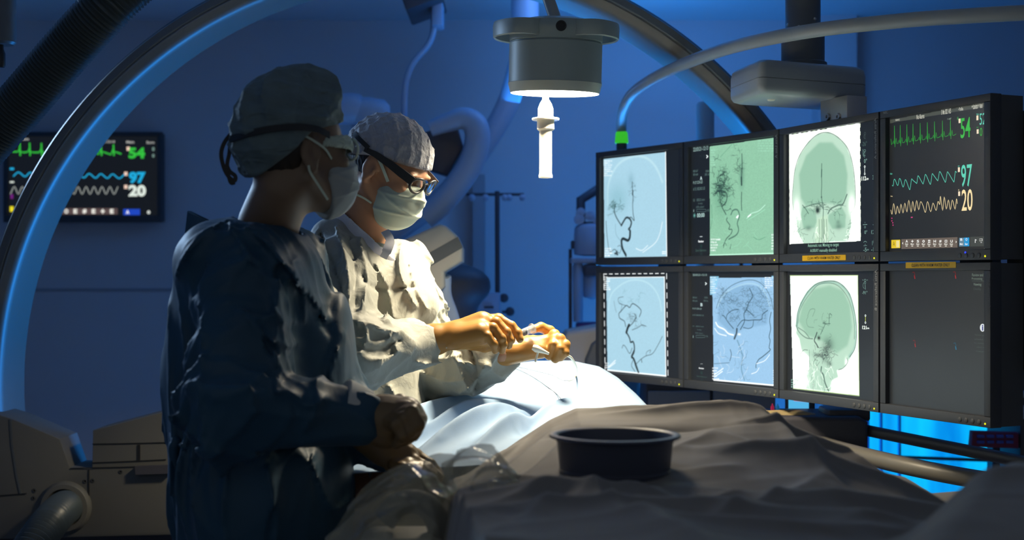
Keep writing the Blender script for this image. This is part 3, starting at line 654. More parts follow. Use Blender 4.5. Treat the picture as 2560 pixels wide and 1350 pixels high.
tx('0\u00b0', 796, 880, 822, 912); tx('0\u00b0', 714, 1032, 738, 1062); tx('125', 772, 1030, 814, 1062); tx('cm', 816, 1044, 828, 1056); tx('-5', 706, 1178, 732, 1212); tx('cm', 734, 1190, 750, 1202); tx('-15', 772, 1174, 812, 1210); tx('cm', 814, 1190, 828, 1202)
def ring(cx, cy, rx, ry, c, wd=.9, a0=0, a1=6.3, n=14):
    s.stroke([(cx+rx*math.cos(a0+(a1-a0)*i/n), cy+ry*math.sin(a0+(a1-a0)*i/n)) for i in range(n+1)], wd, c)
dk = rgb(74, 92, 88)
for (x, y, c) in ((718, 215, dk), (806, 190, dk), (716, 360, t1)):
    ring(x, y, 8, 10, c); ring(x+2, y+28, 12, 16, c, .9, 1.2, 4.6); s.stroke([(x, y+12), (x, y+45)], .9, c)
s.stroke([(700, 345), (702, 400), (716, 418)], 1, t1); ring(716, 495, 5, 8, (.9, 1, .95), 1.4); s.stroke([(716, 505), (716, 545)], 1.6, (.9, 1, .95)); ring(716, 556, 5, 8, (.9, 1, .95), 1.4)
s.stroke([(792, 522), (812, 522), (818, 540), (808, 556), (794, 556), (792, 522)], 1, t1); s.stroke([(796, 530), (810, 540), (798, 550)], 1, t1)
s.stroke([(790, 860), (794, 830), (820, 815)], 1, t1); s.stroke([(800, 830), (818, 862)], 1, t1); s.stroke([(700, 985), (736, 982)], 1.4, t1); ring(718, 1005, 6, 8, t1); s.stroke([(784, 985), (820, 980)], 1.4, t1); s.stroke([(790, 1006), (816, 1004)], .9, t1); s.stroke([(718, 960), (718, 972)], 1, t1)
ring(720, 1135, 12, 10, t1, 1.2, 3.14, 6.28); s.stroke([(706, 1162), (734, 1160)], 1, t1); s.stroke([(720, 1145), (720, 1156)], 1, t1); ring(802, 1130, 14, 26, t1, 1, 1.5, 4.7); ring(806, 1108, 5, 7, t1); s.stroke([(780, 1120), (780, 1158)], .9, t1)
s.text('Automatic run: Moving to target', 236, 1146, 498, 1174, rgb(150, 196, 172), .005); s.text('A:XRAY manually disabled', 256, 1190, 480, 1218, rgb(150, 196, 172), .005)
s.build(e); lettering(e, pl, (1950, 270, 3.374), 'Artis Reference A', 850, 88, 832, 434, M['lettering'], vert=True)
def warn(e, pl, crop, x0, y0, x1, y1):
    s = Screen(pl, crop, 0, .01, 0, .01); a = s.m(x0, y0); b = s.m(x1, y1)
    lab = MB().prism([pl.p3(a[0], b[1], .0124), pl.p3(b[0], b[1], .0124), pl.p3(b[0], a[1], .0124), pl.p3(a[0], a[1], .0124)], pl.N*.0005).build('warning_label', M['label_yellow'], e, False)
    dx = (x1-x0)*.12; dy = (y1-y0)*.24
    lettering(lab, pl, crop, 'CLEAN WITH WARM WATER ONLY', x0+dx, y0+dy, x1-dx, y1-dy, M['ink'], n=.0132, bold=.01)
warn(e, pl, (1950, 270, 3.374), 224, 1246, 592, 1284)

# --- column 3, lower: lateral skull
e, pl = monitor(2, 1, 'lower display, third from left, green side view of a skull on glaring white')
s = new_screen(pl, 1, (1950, 650, 3.552)); r = np.random.RandomState(41)
q = [(90, 140), (690, 138), (703, 1205), (118, 1140)]; k = s.quad(q, WG).astype(np.float32)
sk = [(140, 560), (155, 470), (180, 380), (240, 280), (310, 215), (400, 185), (480, 185), (560, 225), (620, 300), (655, 420), (675, 560), (678, 680), (665, 780), (625, 860), (590, 940), (540, 975), (505, 980), (520, 1040), (460, 1070), (450, 1170), (230, 1145), (230, 1040), (255, 970), (255, 860), (190, 800), (170, 700), (135, 640)]
s.poly(sk, g2, .92, .004, k)
s.poly([(165, 540), (200, 400), (300, 260), (440, 225), (560, 270), (620, 400), (640, 600), (600, 760), (500, 830), (380, 720), (240, 670)], g1, .8, .016, k)
for w_, al, c in ((5.5, .35, rgb(120, 185, 175)), (1.1, .8, gd)): s.line([(150, 590), (155, 480), (190, 380), (250, 280), (320, 215), (400, 190), (490, 190), (560, 230), (620, 310), (655, 430), (676, 560), (678, 690), (662, 790), (620, 860)], w_, c, al, k)
s.line([(160, 560), (170, 470), (215, 370), (290, 270), (350, 215), (450, 205), (530, 240), (600, 330), (640, 450), (660, 580), (660, 700)], .8, gd, .6, k)
s.line([(140, 580), (170, 640), (230, 690), (290, 700)], 1.1, gd, .7, k); s.line([(160, 600), (220, 640), (260, 690)], 1.1, gd, .6, k)
s.blob(140, 620, 7, 22, WG, .9, k); s.blob(215, 900, 40, 70, WG, .75, k); s.blob(590, 910, 14, 40, WG, .7, k)
s.line([(595, 870), (600, 910), (560, 960), (520, 975)], .9, gd, .7, k)
s.blob(345, 692, 13, 18, rgb(10, 16, 16), 1., k); s.line([(328, 645), (318, 675), (305, 715), (325, 750), (338, 775)], 1.7, INK, .85, k)
s.line([(150, 600), (160, 620)], .6, gd, .6, k); s.line([(250, 500), (235, 540), (250, 590), (300, 600)], .5, gd, .5, k); s.line([(245, 495), (270, 440), (310, 440), (290, 500)], .6, gd, .5, k)
s.line([(360, 660), (400, 570), (380, 560)], .9, gd, .7, k); s.line([(435, 570), (440, 480), (460, 490)], .9, gd, .7, k); s.line([(390, 540), (400, 565), (445, 565)], .9, gd, .7, k)
for i in range(12): s.vessels(400+r.normal()*30, 560+r.normal()*50, r.uniform(0, 6.3), 50, .3, 0, gd, k, r, .5)
for (x, y, a, b) in ((410, 800, 40, 45), (340, 845, 45, 18), (400, 860, 30, 50), (440, 920, 22, 22), (430, 750, 45, 60)): s.blob(x, y, a, b, rgb(38, 64, 58), .6, k)
for i in range(70): s.vessels(400+r.normal()*45, 830+r.normal()*45, r.uniform(0, 6.3), 45, .6, 0, INK if i % 3 else g2, k, r, .5)
s.line([(368, 950), (365, 990), (385, 1020), (400, 1090), (430, 1160)], 2.0, gd, .85, k); s.line([(190, 860), (180, 840), (210, 800), (245, 800)], .9, gd, .6, k); s.line([(260, 800), (262, 970), (230, 980)], .9, gd, .5, k)
for i in range(45): s.vessels(r.uniform(210, 480), r.uniform(880, 1140), 1.57+r.normal()*.3, 70, .7, 0, gd if i % 2 else WG, k, r, .35, .3)
s.blob(235, 1080, 25, 60, WG, .6, k); s.blob(500, 1110, 40, 30, WG, .7, k)
s.smudge(92, 145, 150, 320, rgb(200, 240, 225), 8, 43, .7); s.smudge(98, 1060, 165, 1142, rgb(150, 200, 180), 4, 44, .8); s.line([(125, 1110), (200, 1020)], .6, gd, .6, k)
s.line([(90, 140), (690, 138)], .9, rgb(200, 230, 160), .8, None, False); s.line([(690, 138), (703, 1205), (118, 1140)], 1.0, rgb(190, 220, 150), .8, None, False)
tx('-91\u00b0', 732, 274, 778, 306); tx('0\u00b0', 842, 274, 870, 306); tx('121', 732, 582, 770, 616, (1, 1.1, 1), .03); tx('cm', 774, 600, 794, 614, (1, 1.1, 1), .03); tx('42', 832, 586, 860, 618); tx('cm', 864, 602, 876, 612); s.text('B', 792, 104, 808, 136, rgb(34, 44, 42), .02)
for (x, y) in ((757, 180), (852, 180)):
    ring(x, y, 9, 9, t1); ring(x, y+22, 7, 9, t1); s.stroke([(x-24, y-2), (x-16, y-2)], 1.2, t1); s.stroke([(x+16, y-2), (x+24, y-2)], 1.2, t1)
ring(752, 226, 14, 26, t1, 1, 1.6, 4.7); s.stroke([(834, 228), (872, 226)], 2.2, t1); s.stroke([(852, 232), (852, 262)], 1.6, t1); s.stroke([(757, 215), (760, 262)], 1.6, t1)
ring(852, 366, 6, 8, t1); ring(850, 442, 7, 12, t1, 1.3); s.stroke([(852, 376), (852, 430)], 1.3, t1); s.stroke([(838, 332), (864, 330)], 1.2, t1); ring(760, 494, 5, 8, (.9, 1, .95), 1.4); s.stroke([(760, 504), (760, 545)], 1.6, rgb(200, 215, 90)); ring(760, 556, 5, 8, (.9, 1, .95), 1.4)
s.stroke([(838, 540), (864, 536), (868, 556), (856, 574), (840, 570), (838, 540)], 1, t1); s.stroke([(844, 562), (852, 544), (862, 562)], 1, t1)
s.build(e); lettering(e, pl, (1950, 650, 3.552), 'Artis Reference B', 900, 88, 880, 448, M['lettering'], vert=True)

# --- column 4, upper: patient monitor
e, pl = monitor(3, 0, 'upper right display of the bank, vital signs screen reading 54, 97 and 20', deep=.075)
s = new_screen(pl, 0, (2200, 220, 3.069), base=(.014, .0155, .016)); gr = rgb(48, 178, 62); te = rgb(92, 208, 180); cr = rgb(250, 226, 170)
s.quad([(78, 244), (838, 108), (838, 138), (78, 270)], rgb(72, 76, 68))
for (st, x0, y0, x1, y1) in (('Admit )', 120, 238, 152, 254), ('No Alarms', 282, 205, 342, 232), ('31 Mar 2022  14:25', 472, 168, 546, 194), ('\u2022 Profiles', 604, 150, 640, 172), ('\u2022\u2022 Standard + Value\u2019', 706, 122, 790, 152)): s.text(st, x0, y0, x1, y1, rgb(205, 205, 190), .01)
def base_y(x): return 425-(x-85)*.145
pk = [112, 156, 207, 254, 309, 364, 419, 480, 541]; pts = [(84, 390), (90, 436)]
for i, x in enumerate(pk):
    b = base_y(x); h = 140-i*2
    pts += [(x-16, b+5), (x-8, b-15), (x-3, b+8), (x, b-h+8), (x+4, b+32), (x+7, b-6), (x+13, b-36), (x+19, b+6), (x+30, b+3)]
pts.append((586, 352)); s.stroke(pts, 1.1, gr)
pts = [(88, 752)]; px_ = [(102, 750, 112, 700), (140, 745, 152, 695), (182, 756, 196, 704), (232, 775, 246, 698), (284, 730, 294, 674), (334, 732, 350, 664), (390, 734, 404, 658), (446, 708, 460, 642), (505, 718, 520, 644), (570, 716, 582, 640)]
for a, b, c, d in px_: pts += [(a-8, b-4), (a, b), (c-4, d+8), (c, d), (c+8, d+10)]
s.stroke(pts[1:], 1.4, te, True)
zz = [(84, 935), (94, 968), (106, 885), (122, 970), (134, 905), (150, 962), (162, 890), (178, 960), (192, 882), (208, 952), (222, 860), (240, 955), (252, 868), (268, 945), (282, 862), (298, 935), (313, 872), (332, 905), (350, 955), (366, 870), (390, 950), (408, 882), (432, 940), (446, 870), (460, 895), (465, 830), (482, 940), (494, 834), (510, 930), (526, 858), (541, 935), (556, 858), (577, 930), (588, 850), (594, 888)]
s.stroke(zz, 1.3, cr, True)
s.text('54', 620, 232, 696, 378, gr, .01); s.text('52', 766, 196, 810, 278, te, .0); s.text('0', 768, 306, 786, 368, gr, .0)
s.text('97', 624, 590, 708, 754, te, .01); s.text('20', 628, 780, 712, 940, cr, .01)
for (x, y, h) in ((605, 236, 32), (742, 212, 34), (744, 318, 32), (600, 610, 34), (602, 794, 34)): s.rect(x, y, x+15, y+h, rgb(240, 222, 190), .0008)
for (st, x0, y0, x1, y1, c) in (('HR', 594, 222, 604, 246, gr), ('Pulse', 742, 196, 760, 206, te), ('PVC', 744, 298, 758, 308, gr), ('Pleth', 80, 652, 96, 664, te), ('Resp', 84, 826, 98, 836, cr), ('SpO2', 600, 594, 612, 608, te), ('RR', 602, 778, 610, 788, cr)): s.text(st, x0, y0, x1, y1, c, .01)
pk_ = rgb(190, 60, 120)
for (x, y) in ((88, 995), (88, 1015), (95, 1030), (97, 1048)): s.rect(x, y, x+8, y+9, pk_)
s.rect(238, 988, 252, 997, pk_); s.text('1 mV', 520, 232, 548, 240, rgb(180, 200, 180))
s.rect(88, 1166, 156, 1228, rgb(226, 196, 40)); s.rect(126, 1172, 150, 1222, rgb(235, 220, 150), .0006); s.text('A', 100, 1178, 116, 1212, rgb(120, 100, 20)); s.rect(165, 1160, 596, 1224, rgb(104, 92, 82))
for i in range(9):
    x = 198+i*43; s.text(['\u25B2', '+', 'S', 'o', '=', 'H', '#', '[]', 'U'][i] if i != 0 else 'A', x, 1166, x+18, 1186, (1, 1, .95), .02); s.text('Menu' if i % 2 else 'Set', x-4, 1192, x+20, 1202, (1, 1, .9), .02); s.text('up', x, 1208, x+16, 1218, (1, .98, .85), .02)
s.text('<', 172, 1182, 180, 1200, (1, 1, .9), .03); s.text('>', 582, 1172, 590, 1190, (1, 1, .9), .03)
s.rect(608, 1150, 646, 1215, rgb(96, 130, 150)); s.rect(646, 1148, 686, 1214, rgb(20, 148, 210)); s.text('B', 618, 1154, 634, 1172, (1, 1, 1), .02); s.text('Main', 614, 1190, 638, 1204, (1, 1, 1), .02); s.text('O', 658, 1152, 672, 1172, (1, 1, 1)); s.text('Scr', 654, 1190, 676, 1204, (1, 1, 1), .02)
s.rect(692, 1142, 858, 1212, rgb(60, 64, 60)); s.stroke([(732, 1188), (732, 1162), (742, 1168)], 1.8, (1, 1, 1)); s.rect(764, 1156, 788, 1174, (.9, .9, .85)); s.rect(767, 1160, 785, 1170, rgb(60, 64, 60), .0008); s.rect(772, 1182, 784, 1188, (.8, .8, .8))
s.build(e); lettering(e, pl, (2200, 220, 3.069), 'NEC', 58, 182, 94, 196, M['lettering'])
bl = emis('led_blue', rgb(40, 60, 255), 1.5)
MB().lathe([(0, 0), (.0022, 0), (.0022, .001), (0, .0012)], pl.p3(*Screen(pl, (2200, 220, 3.069), 0, .01, 0, .01).m(690, 1262), .0122), pl.N, 12, False).build('status_light', bl, e)

# --- column 4, lower: dark review screen
e, pl = monitor(3, 1, 'lower right display of the bank, nearly black with a small white info bubble', deep=.075)
s = new_screen(pl, 1, (2200, 640, 2.756), base=(.014, .016, .017)); rd = rgb(150, 34, 34)
for (x, y, c) in ((236, 110, rd), (518, 108, rd), (240, 580, rd), (520, 598, rgb(20, 110, 140))):
    s.stroke([(x-12, y+4), (x, y), (x+6, y+20), (x-2, y+26)], 2, tuple(v*.5 for v in c)); s.stroke([(x+2, y+26), (x+6, y+48)], 3.2, c)
c_ = rgb(112, 128, 116); c2 = rgb(70, 84, 76)
s.text('Review and', 636, 120, 712, 140, c_); s.text('Processing', 634, 148, 706, 168, c_); s.stroke([(634, 172), (772, 172)], .8, c2); s.text('Viewing', 645, 186, 700, 210, c_, .01); s.text('Overlay', 645, 218, 698, 240, c2)
for i, st in enumerate(('Review patient or', 'unloaded volumes', 'for comparison or', 'select viewing', 'mapping')): s.text(st, 656-i*3+(20 if i > 2 else 0), 538+i*28, 768-(10 if i > 2 else 0)-(20 if i == 4 else 0), 556+i*28, c2)
V = [(708+18*math.cos(i/24*6.283), 494+27*math.sin(i/24*6.283)) for i in range(24)]; s.add([s.m(*p) for p in V], [tuple(range(24))], rgb(225, 230, 232), .0006); s.add([s.m(*p) for p in ((712, 512), (728, 524), (722, 504))], [(0, 1, 2)], rgb(225, 230, 232), .0006); s.text('i', 704, 474, 713, 514, rgb(10, 20, 120), .03)
s.build(e); warn(e, pl, (2200, 640, 2.756), 208, 44, 555, 82); lettering(e, pl, (2200, 640, 2.756), 'Multi Modality', 796, 88, 778, 360, M['dark_equipment'], vert=True)

# --- steel rack behind the bank that carries every display
rk = empty('monitor_rack', (EX[2][0]+.09, EX[2][1]+.12, 1.03), 'dark steel rack behind the eight displays, hanging from the ceiling arm', 'rack')
b = MB()
for z in (1.12, 1.30, 1.46, 1.64):
    for i in range(4):
        pl = Plane(EX[i], EX[i+1]); b.prism([pl.p3(.02, z, -.082), pl.p3(pl.w-.02, z, -.082), pl.p3(pl.w-.02, z+.035, -.082), pl.p3(.02, z+.035, -.082)], -pl.N*.03)
b.build('cross_rail', M['housing'], rk)
for i in range(4):
    pl = Plane(EX[i], EX[i+1]); MB().prism([pl.p3(pl.w/2-.05, 1.06, -.112), pl.p3(pl.w/2+.05, 1.06, -.112), pl.p3(pl.w/2+.05, 1.70, -.112), pl.p3(pl.w/2-.05, 1.70, -.112)], -pl.N*.025).build('upright', M['housing'], rk)
pl = Plane(EX[3], EX[4])
MB().prism([pl.p3(pl.w-.06, 1.15, -.087), pl.p3(pl.w+.028, 1.15, -.087), pl.p3(pl.w+.028, 1.70, -.087), pl.p3(pl.w-.06, 1.70, -.087)], -pl.N*.06, bevel=.004).build('cable_box', M['housing'], rk)
pl = Plane(EX[2], EX[3]); a0, _ = pl.uv(2034, 290); a1, _ = pl.uv(2100, 290)
b = MB().prism([pl.p3(a0, 1.64, -.05+.03), pl.p3(a1, 1.64, -.02), pl.p3(a1, 1.79, -.02), pl.p3(a0, 1.79, -.02)], -pl.N*.06, bevel=.002)
br = b.build('hanger_bracket', M['steel'], rk)
for x in (2054, 2080):
    u, z = pl.uv(x, 291); MB().lathe([(0, 0), (.0095, 0), (.0095, .003), (.0075, .006), (.004, .006), (.004, .002), (0, .002)], pl.p3(u, z, -.021), pl.N, 20, False).build('bolt', M['steel'], br)
# ---------------------------------------------------------------- C-arm ring with its base
D_R = 3.85; sR = D_R/F; RC = Pt(1044, 973, D_R)
ca = empty('c_arm_gantry', (Pt(200, 1300, D_R)[0], D_R+.1, 0.0), 'huge curved grey X-ray ring arching over both surgeons, rising from its floor base', 'x-ray machine')
def arc(name, prof, a0, a1, m, n=140, ang=35):
    b = MB(); rows = []
    for i in range(n+1):
        a = math.radians(a0+(a1-a0)*i/n); u = np.array([math.cos(a), 0, math.sin(a)])
        rows.append([RC+u*r*sR+np.array([0, y, 0]) for r, y in prof])
    return b.grid(rows, True).build(name, m, ca, angle=ang)
arc('outer_band', [(1109, .016), (1106, .004), (1103, 0), (1086, 0), (1083, .003), (1083, .20), (1109, .20)], 190, 22, M['carm_edge'])
arc('edge_seal', [(1112, .02), (1112, .036), (1105, .036), (1105, .0145)], 190, 22, M['rubber'])
arc('inner_band', [(1082, .004), (1079, .003), (1074, .008), (1064, .012), (1056, .020), (1052, .034), (1050, .05), (1050, .21), (1082, .21)], 190, 22, M['carm'])
arc('end_block', [(1120, -.01), (1120, .23), (1040, .23), (1040, -.01)], 22.5, 18, M['dark_equipment'], 6)
dB = D_R-.02
def poly_px(pts, d): return [Pt(x, y, d) for x, y in pts]
b = MB().prism(poly_px([(-60, 1020), (26, 1045), (150, 1097), (175, 1168), (229, 1172), (231, 1076), (404, 1030), (470, 1005), (620, 1005), (620, 1325), (450, 1338), (-60, 1350)], dB), (0, .15, 0), bevel=.006)
base = b.build('base_cover', M['housing_grey'], ca)
MB().prism(poly_px([(-80, 1348), (600, 1335), (600, 1810), (-80, 1830)], dB+.06), (0, .36, 0)).build('base_plinth', M['dark_equipment'], ca)
for (x0, y0, x1, y1) in ((231, 1110, 430, 1107), (230, 1157, 440, 1149), (175, 1171, 440, 1163), (222, 1174, 222, 1240), (0, 1238, 66, 1234), (345, 1108, 350, 1160)):
    pass
def seam(pts, wd=2.2, m='rubber', name='panel_seam'):
    P_ = [Pt(x, y, dB-.0015) for x, y in pts]
    return MB().ribbon(P_, (0, -1, 0), wd*sR, .002).build(name, M[m], base)
seam([(231, 1110), (300, 1109), (430, 1106)]); seam([(230, 1157), (330, 1153), (415, 1149)]); seam([(176, 1171), (300, 1168), (440, 1163)]); seam([(222, 1174), (222, 1240)])
seam([(26, 1048), (30, 1110), (42, 1190), (52, 1235)], 5, 'carm_edge', 'edge_strip'); seam([(0, 1239), (66, 1234)]); seam([(347, 1112), (347, 1150)], 7)
MB().prism(poly_px([(342, 1164), (432, 1160), (432, 1181), (344, 1184)], dB+.0), (0, -.022, 0), bevel=.003).build('latch', M['dark_equipment'], base)
for (x, y) in ((302, 1179), (213, 1203), (232, 1201), (86, 1226), (84, 1245)):
    MB().lathe([(0, 0), (.0062, 0), (.0062, .0012), (.003, .002), (.0025, 0), (0, 0)], Pt(x, y, dB-.0005), (0, -1, 0), 16, False).build('screw', M['housing'], base)
pc = Pt(164, 1268, dB)
MB().lathe([(.046, 0), (.074, 0), (.074, .006), (.066, .016), (.054, .018), (.050, .008), (.050, -.002)], pc, (0, -1, 0), 56, False).build('hose_port', M['housing_grey'], ca)
def corrugated(path, R, pitch, depth=.12, n=22):
    P_ = [np.asarray(p, float) for p in path]; L_ = np.cumsum([0]+[np.linalg.norm(b-a) for a, b in zip(P_, P_[1:])]); T = L_[-1]; k = int(T/pitch)*4
    out = []; rad = []
    for i in range(k+1):
        s_ = T*i/k; j = min(np.searchsorted(L_, s_, 'right')-1, len(P_)-2); t = (s_-L_[j])/(L_[j+1]-L_[j]); out.append(P_[j]*(1-t)+P_[j+1]*t)
        rad.append(R*(1-depth*(.5-.5*math.cos(i*math.pi/2))))
    return MB().tube(out, rad, n)
t = corrugated(spline([pc+np.array([0, .01, 0]), Pt(150, 1278, 3.68), Pt(118, 1315, 3.5), Pt(75, 1375, 3.4), Pt(20, 1470, 3.35), Pt(-60, 1640, 3.35)], 8), .048, .0125)
t.build('corrugated_hose', M['hose'], ca)
# ---------------------------------------------------------------- overhead hose, top left
h = corrugated(spline([Pt(-160, 480, 3.0), Pt(-60, 384, 2.98), Pt(60, 250, 2.95), Pt(180, 110, 2.92), Pt(290, -5, 2.9), Pt(420, -130, 2.95), Pt(540, -280, 3.05), Pt(590, -440, 3.08)], 10), .054, .0082, .10, 26)
tag(h.build('corrugated_hose', M['hose'], None), 'thick dark corrugated hose sweeping diagonally across the top left corner', 'hose')
e = empty('ceiling_column', Pt(18, 110, 3.3), 'dark vertical column end at the top left corner above the hanging plug', 'ceiling column')
MB().lathe([(0, 0), (.028, 0), (.034, .006), (.034, .525)], Pt(4, 112, 3.3), (0, 0, 1), 32).build('column', M['carm_edge'], e)
MB().lathe([(0, -.045), (.008, -.045), (.010, -.04), (.010, -.012), (.006, 0), (.006, .02)], Pt(3, 122, 3.3), (0, 0, 1), 20).build('plug', M['black'], e)
# ---------------------------------------------------------------- examination lamp
LP = Pt(1387, 232, 3.1); k_ = 3.1/F
lamp = empty('examination_lamp', LP, 'small round grey surgical lamp hanging above the patient, its lens glowing warm white', 'lamp')
ax = Vector((.02, -.06, 1)).normalized(); axn = np.array(ax)
def L_(r): return [(a*k_, h*k_) for a, h in r]
MB().lathe(L_([(112, 2), (113, 6), (117, 22), (116, 30), (116, 120), (113, 122), (113, 124), (116, 126), (116, 140), (118, 146), (118, 160), (112, 172), (70, 182), (26, 184), (0, 184)]), LP, ax, 72, False).build('lamp_body', M['lamp_paint'], lamp)
MB().lathe(L_([(104, 0), (111, -2), (112.5, 2), (117.5, 22), (116, 24), (108, 4)]), LP, ax, 72, False).build('lower_bezel', M['lamp_edge'], lamp)
MB().lathe(L_([(0, -4), (60, -4), (110, -3), (111, 0), (0, 1)]), LP, ax, 72, False).build('lens', M['lamp_glow'], lamp)
q = Vector((0, 0, 1)).rotation_difference(ax)
def Lp(r, deg, h): return LP+np.array(q@Vector((r*k_*math.cos(math.radians(deg)), r*k_*math.sin(math.radians(deg)), h*k_)))
for c0 in (180, 0):
    pts = []; half = 68
    ring_ = [(112, c0-half-6)]+[(156, c0-half+10)]
    for i in range(25):
        a = c0-half+2*half*i/24; f = min(1, min(i, 24-i)/3.5); rr = 114+40*math.sin(f*math.pi/2); pts.append((rr, a))
    b = MB(); rows = []
    for rr, a in pts:
        rows.append([Lp(rr+dx, a, h) for dx, h in ((-3, 134), (0, 131), (3, 134), (4, 160), (2, 170), (-2, 170), (-4, 160))])
    b.grid(rows, True).build('ring_handle', M['lamp_paint'], lamp)
MB().lathe(L_([(0, 0), (13, 0), (13, 4), (10, 4), (10, 1), (0, 1)]), Lp(117, -86, 152), np.array(q@Vector((math.cos(math.radians(-86)), math.sin(math.radians(-86)), 0))), 24, False).build('knob', M['black'], lamp)
MB().tube([Lp(0, 0, 176), Pt(1362, -30, 3.1), Pt(1368, -200, 3.1), Pt(1384, -500, 3.1)], [15.5*k_]*4, 24).build('stem', M['grey_metal'], lamp)
hx = Pt(1364, 252, 3.06)+np.array([0, 0, 0]); hn = [(0, 30), (8, 30), (8, 4), (9, 2), (14, -6), (17, -14), (19, -20), (19, -38), (22, -42), (33, -43), (34, -45), (33, -48), (22, -48), (21, -51), (21.5, -70), (19, -73), (16, -74), (15.5, -80), (15.5, -180), (17, -183), (17, -190), (12, -191), (0, -186)]
hd = MB().lathe(L_(hn), hx, (0, 0, 1), 40, False).build('sterile_handle', M['white_plastic'], lamp)
al = area('lamp_light', tuple(LP-axn*.008), tuple(LP-axn), (1.0, .84, .58), 20.0, .20); al.data.spread = math.radians(134); al.rotation_euler = Vector((-.04, .11, -1)).to_track_quat('-Z', 'Y').to_euler()
# ---------------------------------------------------------------- ceiling arm that carries the displays
ar = empty('ceiling_boom', Pt(1995, 120, 3.5), 'grey rounded carrier box on a ceiling column above the displays', 'ceiling boom')
A = np.array([.592, 3.25]); Bf = np.array([.552, 3.47]); dirx = np.array([.29, .14]); dirx = dirx/np.linalg.norm(dirx)*.33
zb, zt = 1.787, 1.873
def rounded(z, ins):
    c = A+(dirx+(Bf-A))/2; out = []
    for cx_, cy_, a0 in ((0, 0, 180), (1, 0, 270), (1, 1, 0), (0, 1, 90)):
        for k in range(7):
            a = math.radians(a0+90*k/6); ex = dirx/np.linalg.norm(dirx); ey = (Bf-A)/np.linalg.norm(Bf-A); R_ = .022
            p = A+dirx*cx_+(Bf-A)*cy_; sx = 1 if cx_ == 0 else -1; sy = 1 if cy_ == 0 else -1
            p = p+ex*(sx*(R_+ins))+ey*(sy*(R_+ins))+ex*R_*math.cos(a)+ey*R_*math.sin(a); out.append(np.array([p[0], p[1], z]))
    return out
zm = zb+.46*(zt-zb)
MB().grid([rounded(zb, .016), rounded(zb+.004, .006), rounded(zb+.012, .001), rounded(zb+.02, 0), rounded(zm-.001, 0), rounded(zm, .002)], True).build('lower_shell', M['grey_metal'], ar)
MB().grid([rounded(zm, .002), rounded(zm+.001, 0), rounded(zt-.024, 0), rounded(zt-.010, .003), rounded(zt-.002, .012), rounded(zt, .024)], True).build('upper_shell', M['grey_metal'], ar)
cc = A+dirx*.55+(Bf-A)*.5
MB().lathe([(.060, 0), (.060, .018), (.054, .022), (.054, .09), (.048, .094), (.044, .10), (.044, .22), (.050, .235), (.072, .28), (.072, .565)], (cc[0], cc[1], zt-.004), (0, 0, 1), 48, False).build('column', M['carm_edge'], ar)
MB().box((cc[0]+.10, cc[1]+.02, zb-.03), (.05, .07, .075), bevel=.004).build('drop_post', M['dark_equipment'], ar)
MB().prism([np.array([cc[0]+.04, cc[1]-.02, zb-.065]), np.array([cc[0]+.16, cc[1]-.02, zb-.065]), np.array([cc[0]+.16, cc[1]-.02, zb-.05]), np.array([cc[0]+.04, cc[1]-.02, zb-.05])], (0, .14, 0)).build('drop_plate', M['dark_equipment'], ar)
MB().lathe([(0, -.003), (.008, -.003), (.010, 0)], (A[0]+.05, A[1]+.12, zb), (0, 0, 1), 16, False).build('foot_pad', M['white_plastic'], ar)
for (a, z) in ((200, .13), (245, .12), (300, .14)):
    MB().lathe([(0, 0), (.004, 0), (.003, .002), (0, .0025)], (cc[0]+.044*math.cos(math.radians(a)), cc[1]+.044*math.sin(math.radians(a)), zt+z-.02), (math.cos(math.radians(a)), math.sin(math.radians(a)), 0), 12, False).build('screw', M['steel'], ar)
# ---------------------------------------------------------------- bowed tube with the green end
tb = empty('bowed_lamp_tube', Pt(1555, 372, 4.22), 'long bowed grey tube with a glowing green end piece above the first display', 'tube')
pts = [(1553, 325, 4.25), (1554, 300, 4.22), (1560, 268, 4.16), (1583, 232, 4.08), (1632, 197, 3.92), (1700, 164, 3.75), (1800, 127, 3.48), (1900, 101, 3.28), (2050, 74, 3.12), (2250, 52, 3.0), (2400, 41, 2.92), (2560, 32, 2.85), (2700, 25, 2.8), (2900, 18, 2.75)]
MB().tube(spline([Pt(*p) for p in pts], 7), .0165, 24).build('tube', M['grey_metal'], tb)
MB().lathe([(.0165, .034), (.019, .030), (.0215, 0), (.020, -.002), (0, -.002)], Pt(1554, 357, 4.25), (0, 0, 1), 32, False).build('green_indicator', M['green_glow'], tb)
MB().lathe([(0, 0), (.0165, 0), (.0165, -.06)], Pt(1554, 358, 4.25), (0, 0, 1), 24, False).build('socket', M['housing'], tb)
# ---------------------------------------------------------------- wall display, left
dW = WY-.09
wm = empty('wall_monitor', Pt(210, 555, dW), 'blurred wall monitor behind the ring at left showing 54, 97 and 20', 'monitor')
class FlatPlane(Plane): pass
x0 = Pt(10, 0, dW)[0]; x1 = Pt(405, 0, dW)[0]; plW = Plane((x0, dW), (x1, dW)); zt_, zb_ = Pt(0, 330, dW)[2], Pt(0, 556, dW)[2]
bw = .018
b = MB()
for (u0, u1, a, c) in ((0, plW.w, zt_-bw, zt_), (0, plW.w, zb_, zb_+bw*1.6), (0, bw, zb_+bw*1.6, zt_-bw), (plW.w-bw, plW.w, zb_+bw*1.6, zt_-bw)):
    b.prism([plW.p3(u0, a, .01), plW.p3(u1, a, .01), plW.p3(u1, c, .01), plW.p3(u0, c, .01)], (0, .03, 0), bevel=.002)
b.build('bezel', M['bezel'], wm)
MB().prism([plW.p3(.004, zb_+.004, -.003), plW.p3(plW.w-.004, zb_+.004, -.003), plW.p3(plW.w-.004, zt_-.004, -.003), plW.p3(.004, zt_-.004, -.003)], (0, .06, 0), bevel=.003).build('housing', M['housing'], wm)
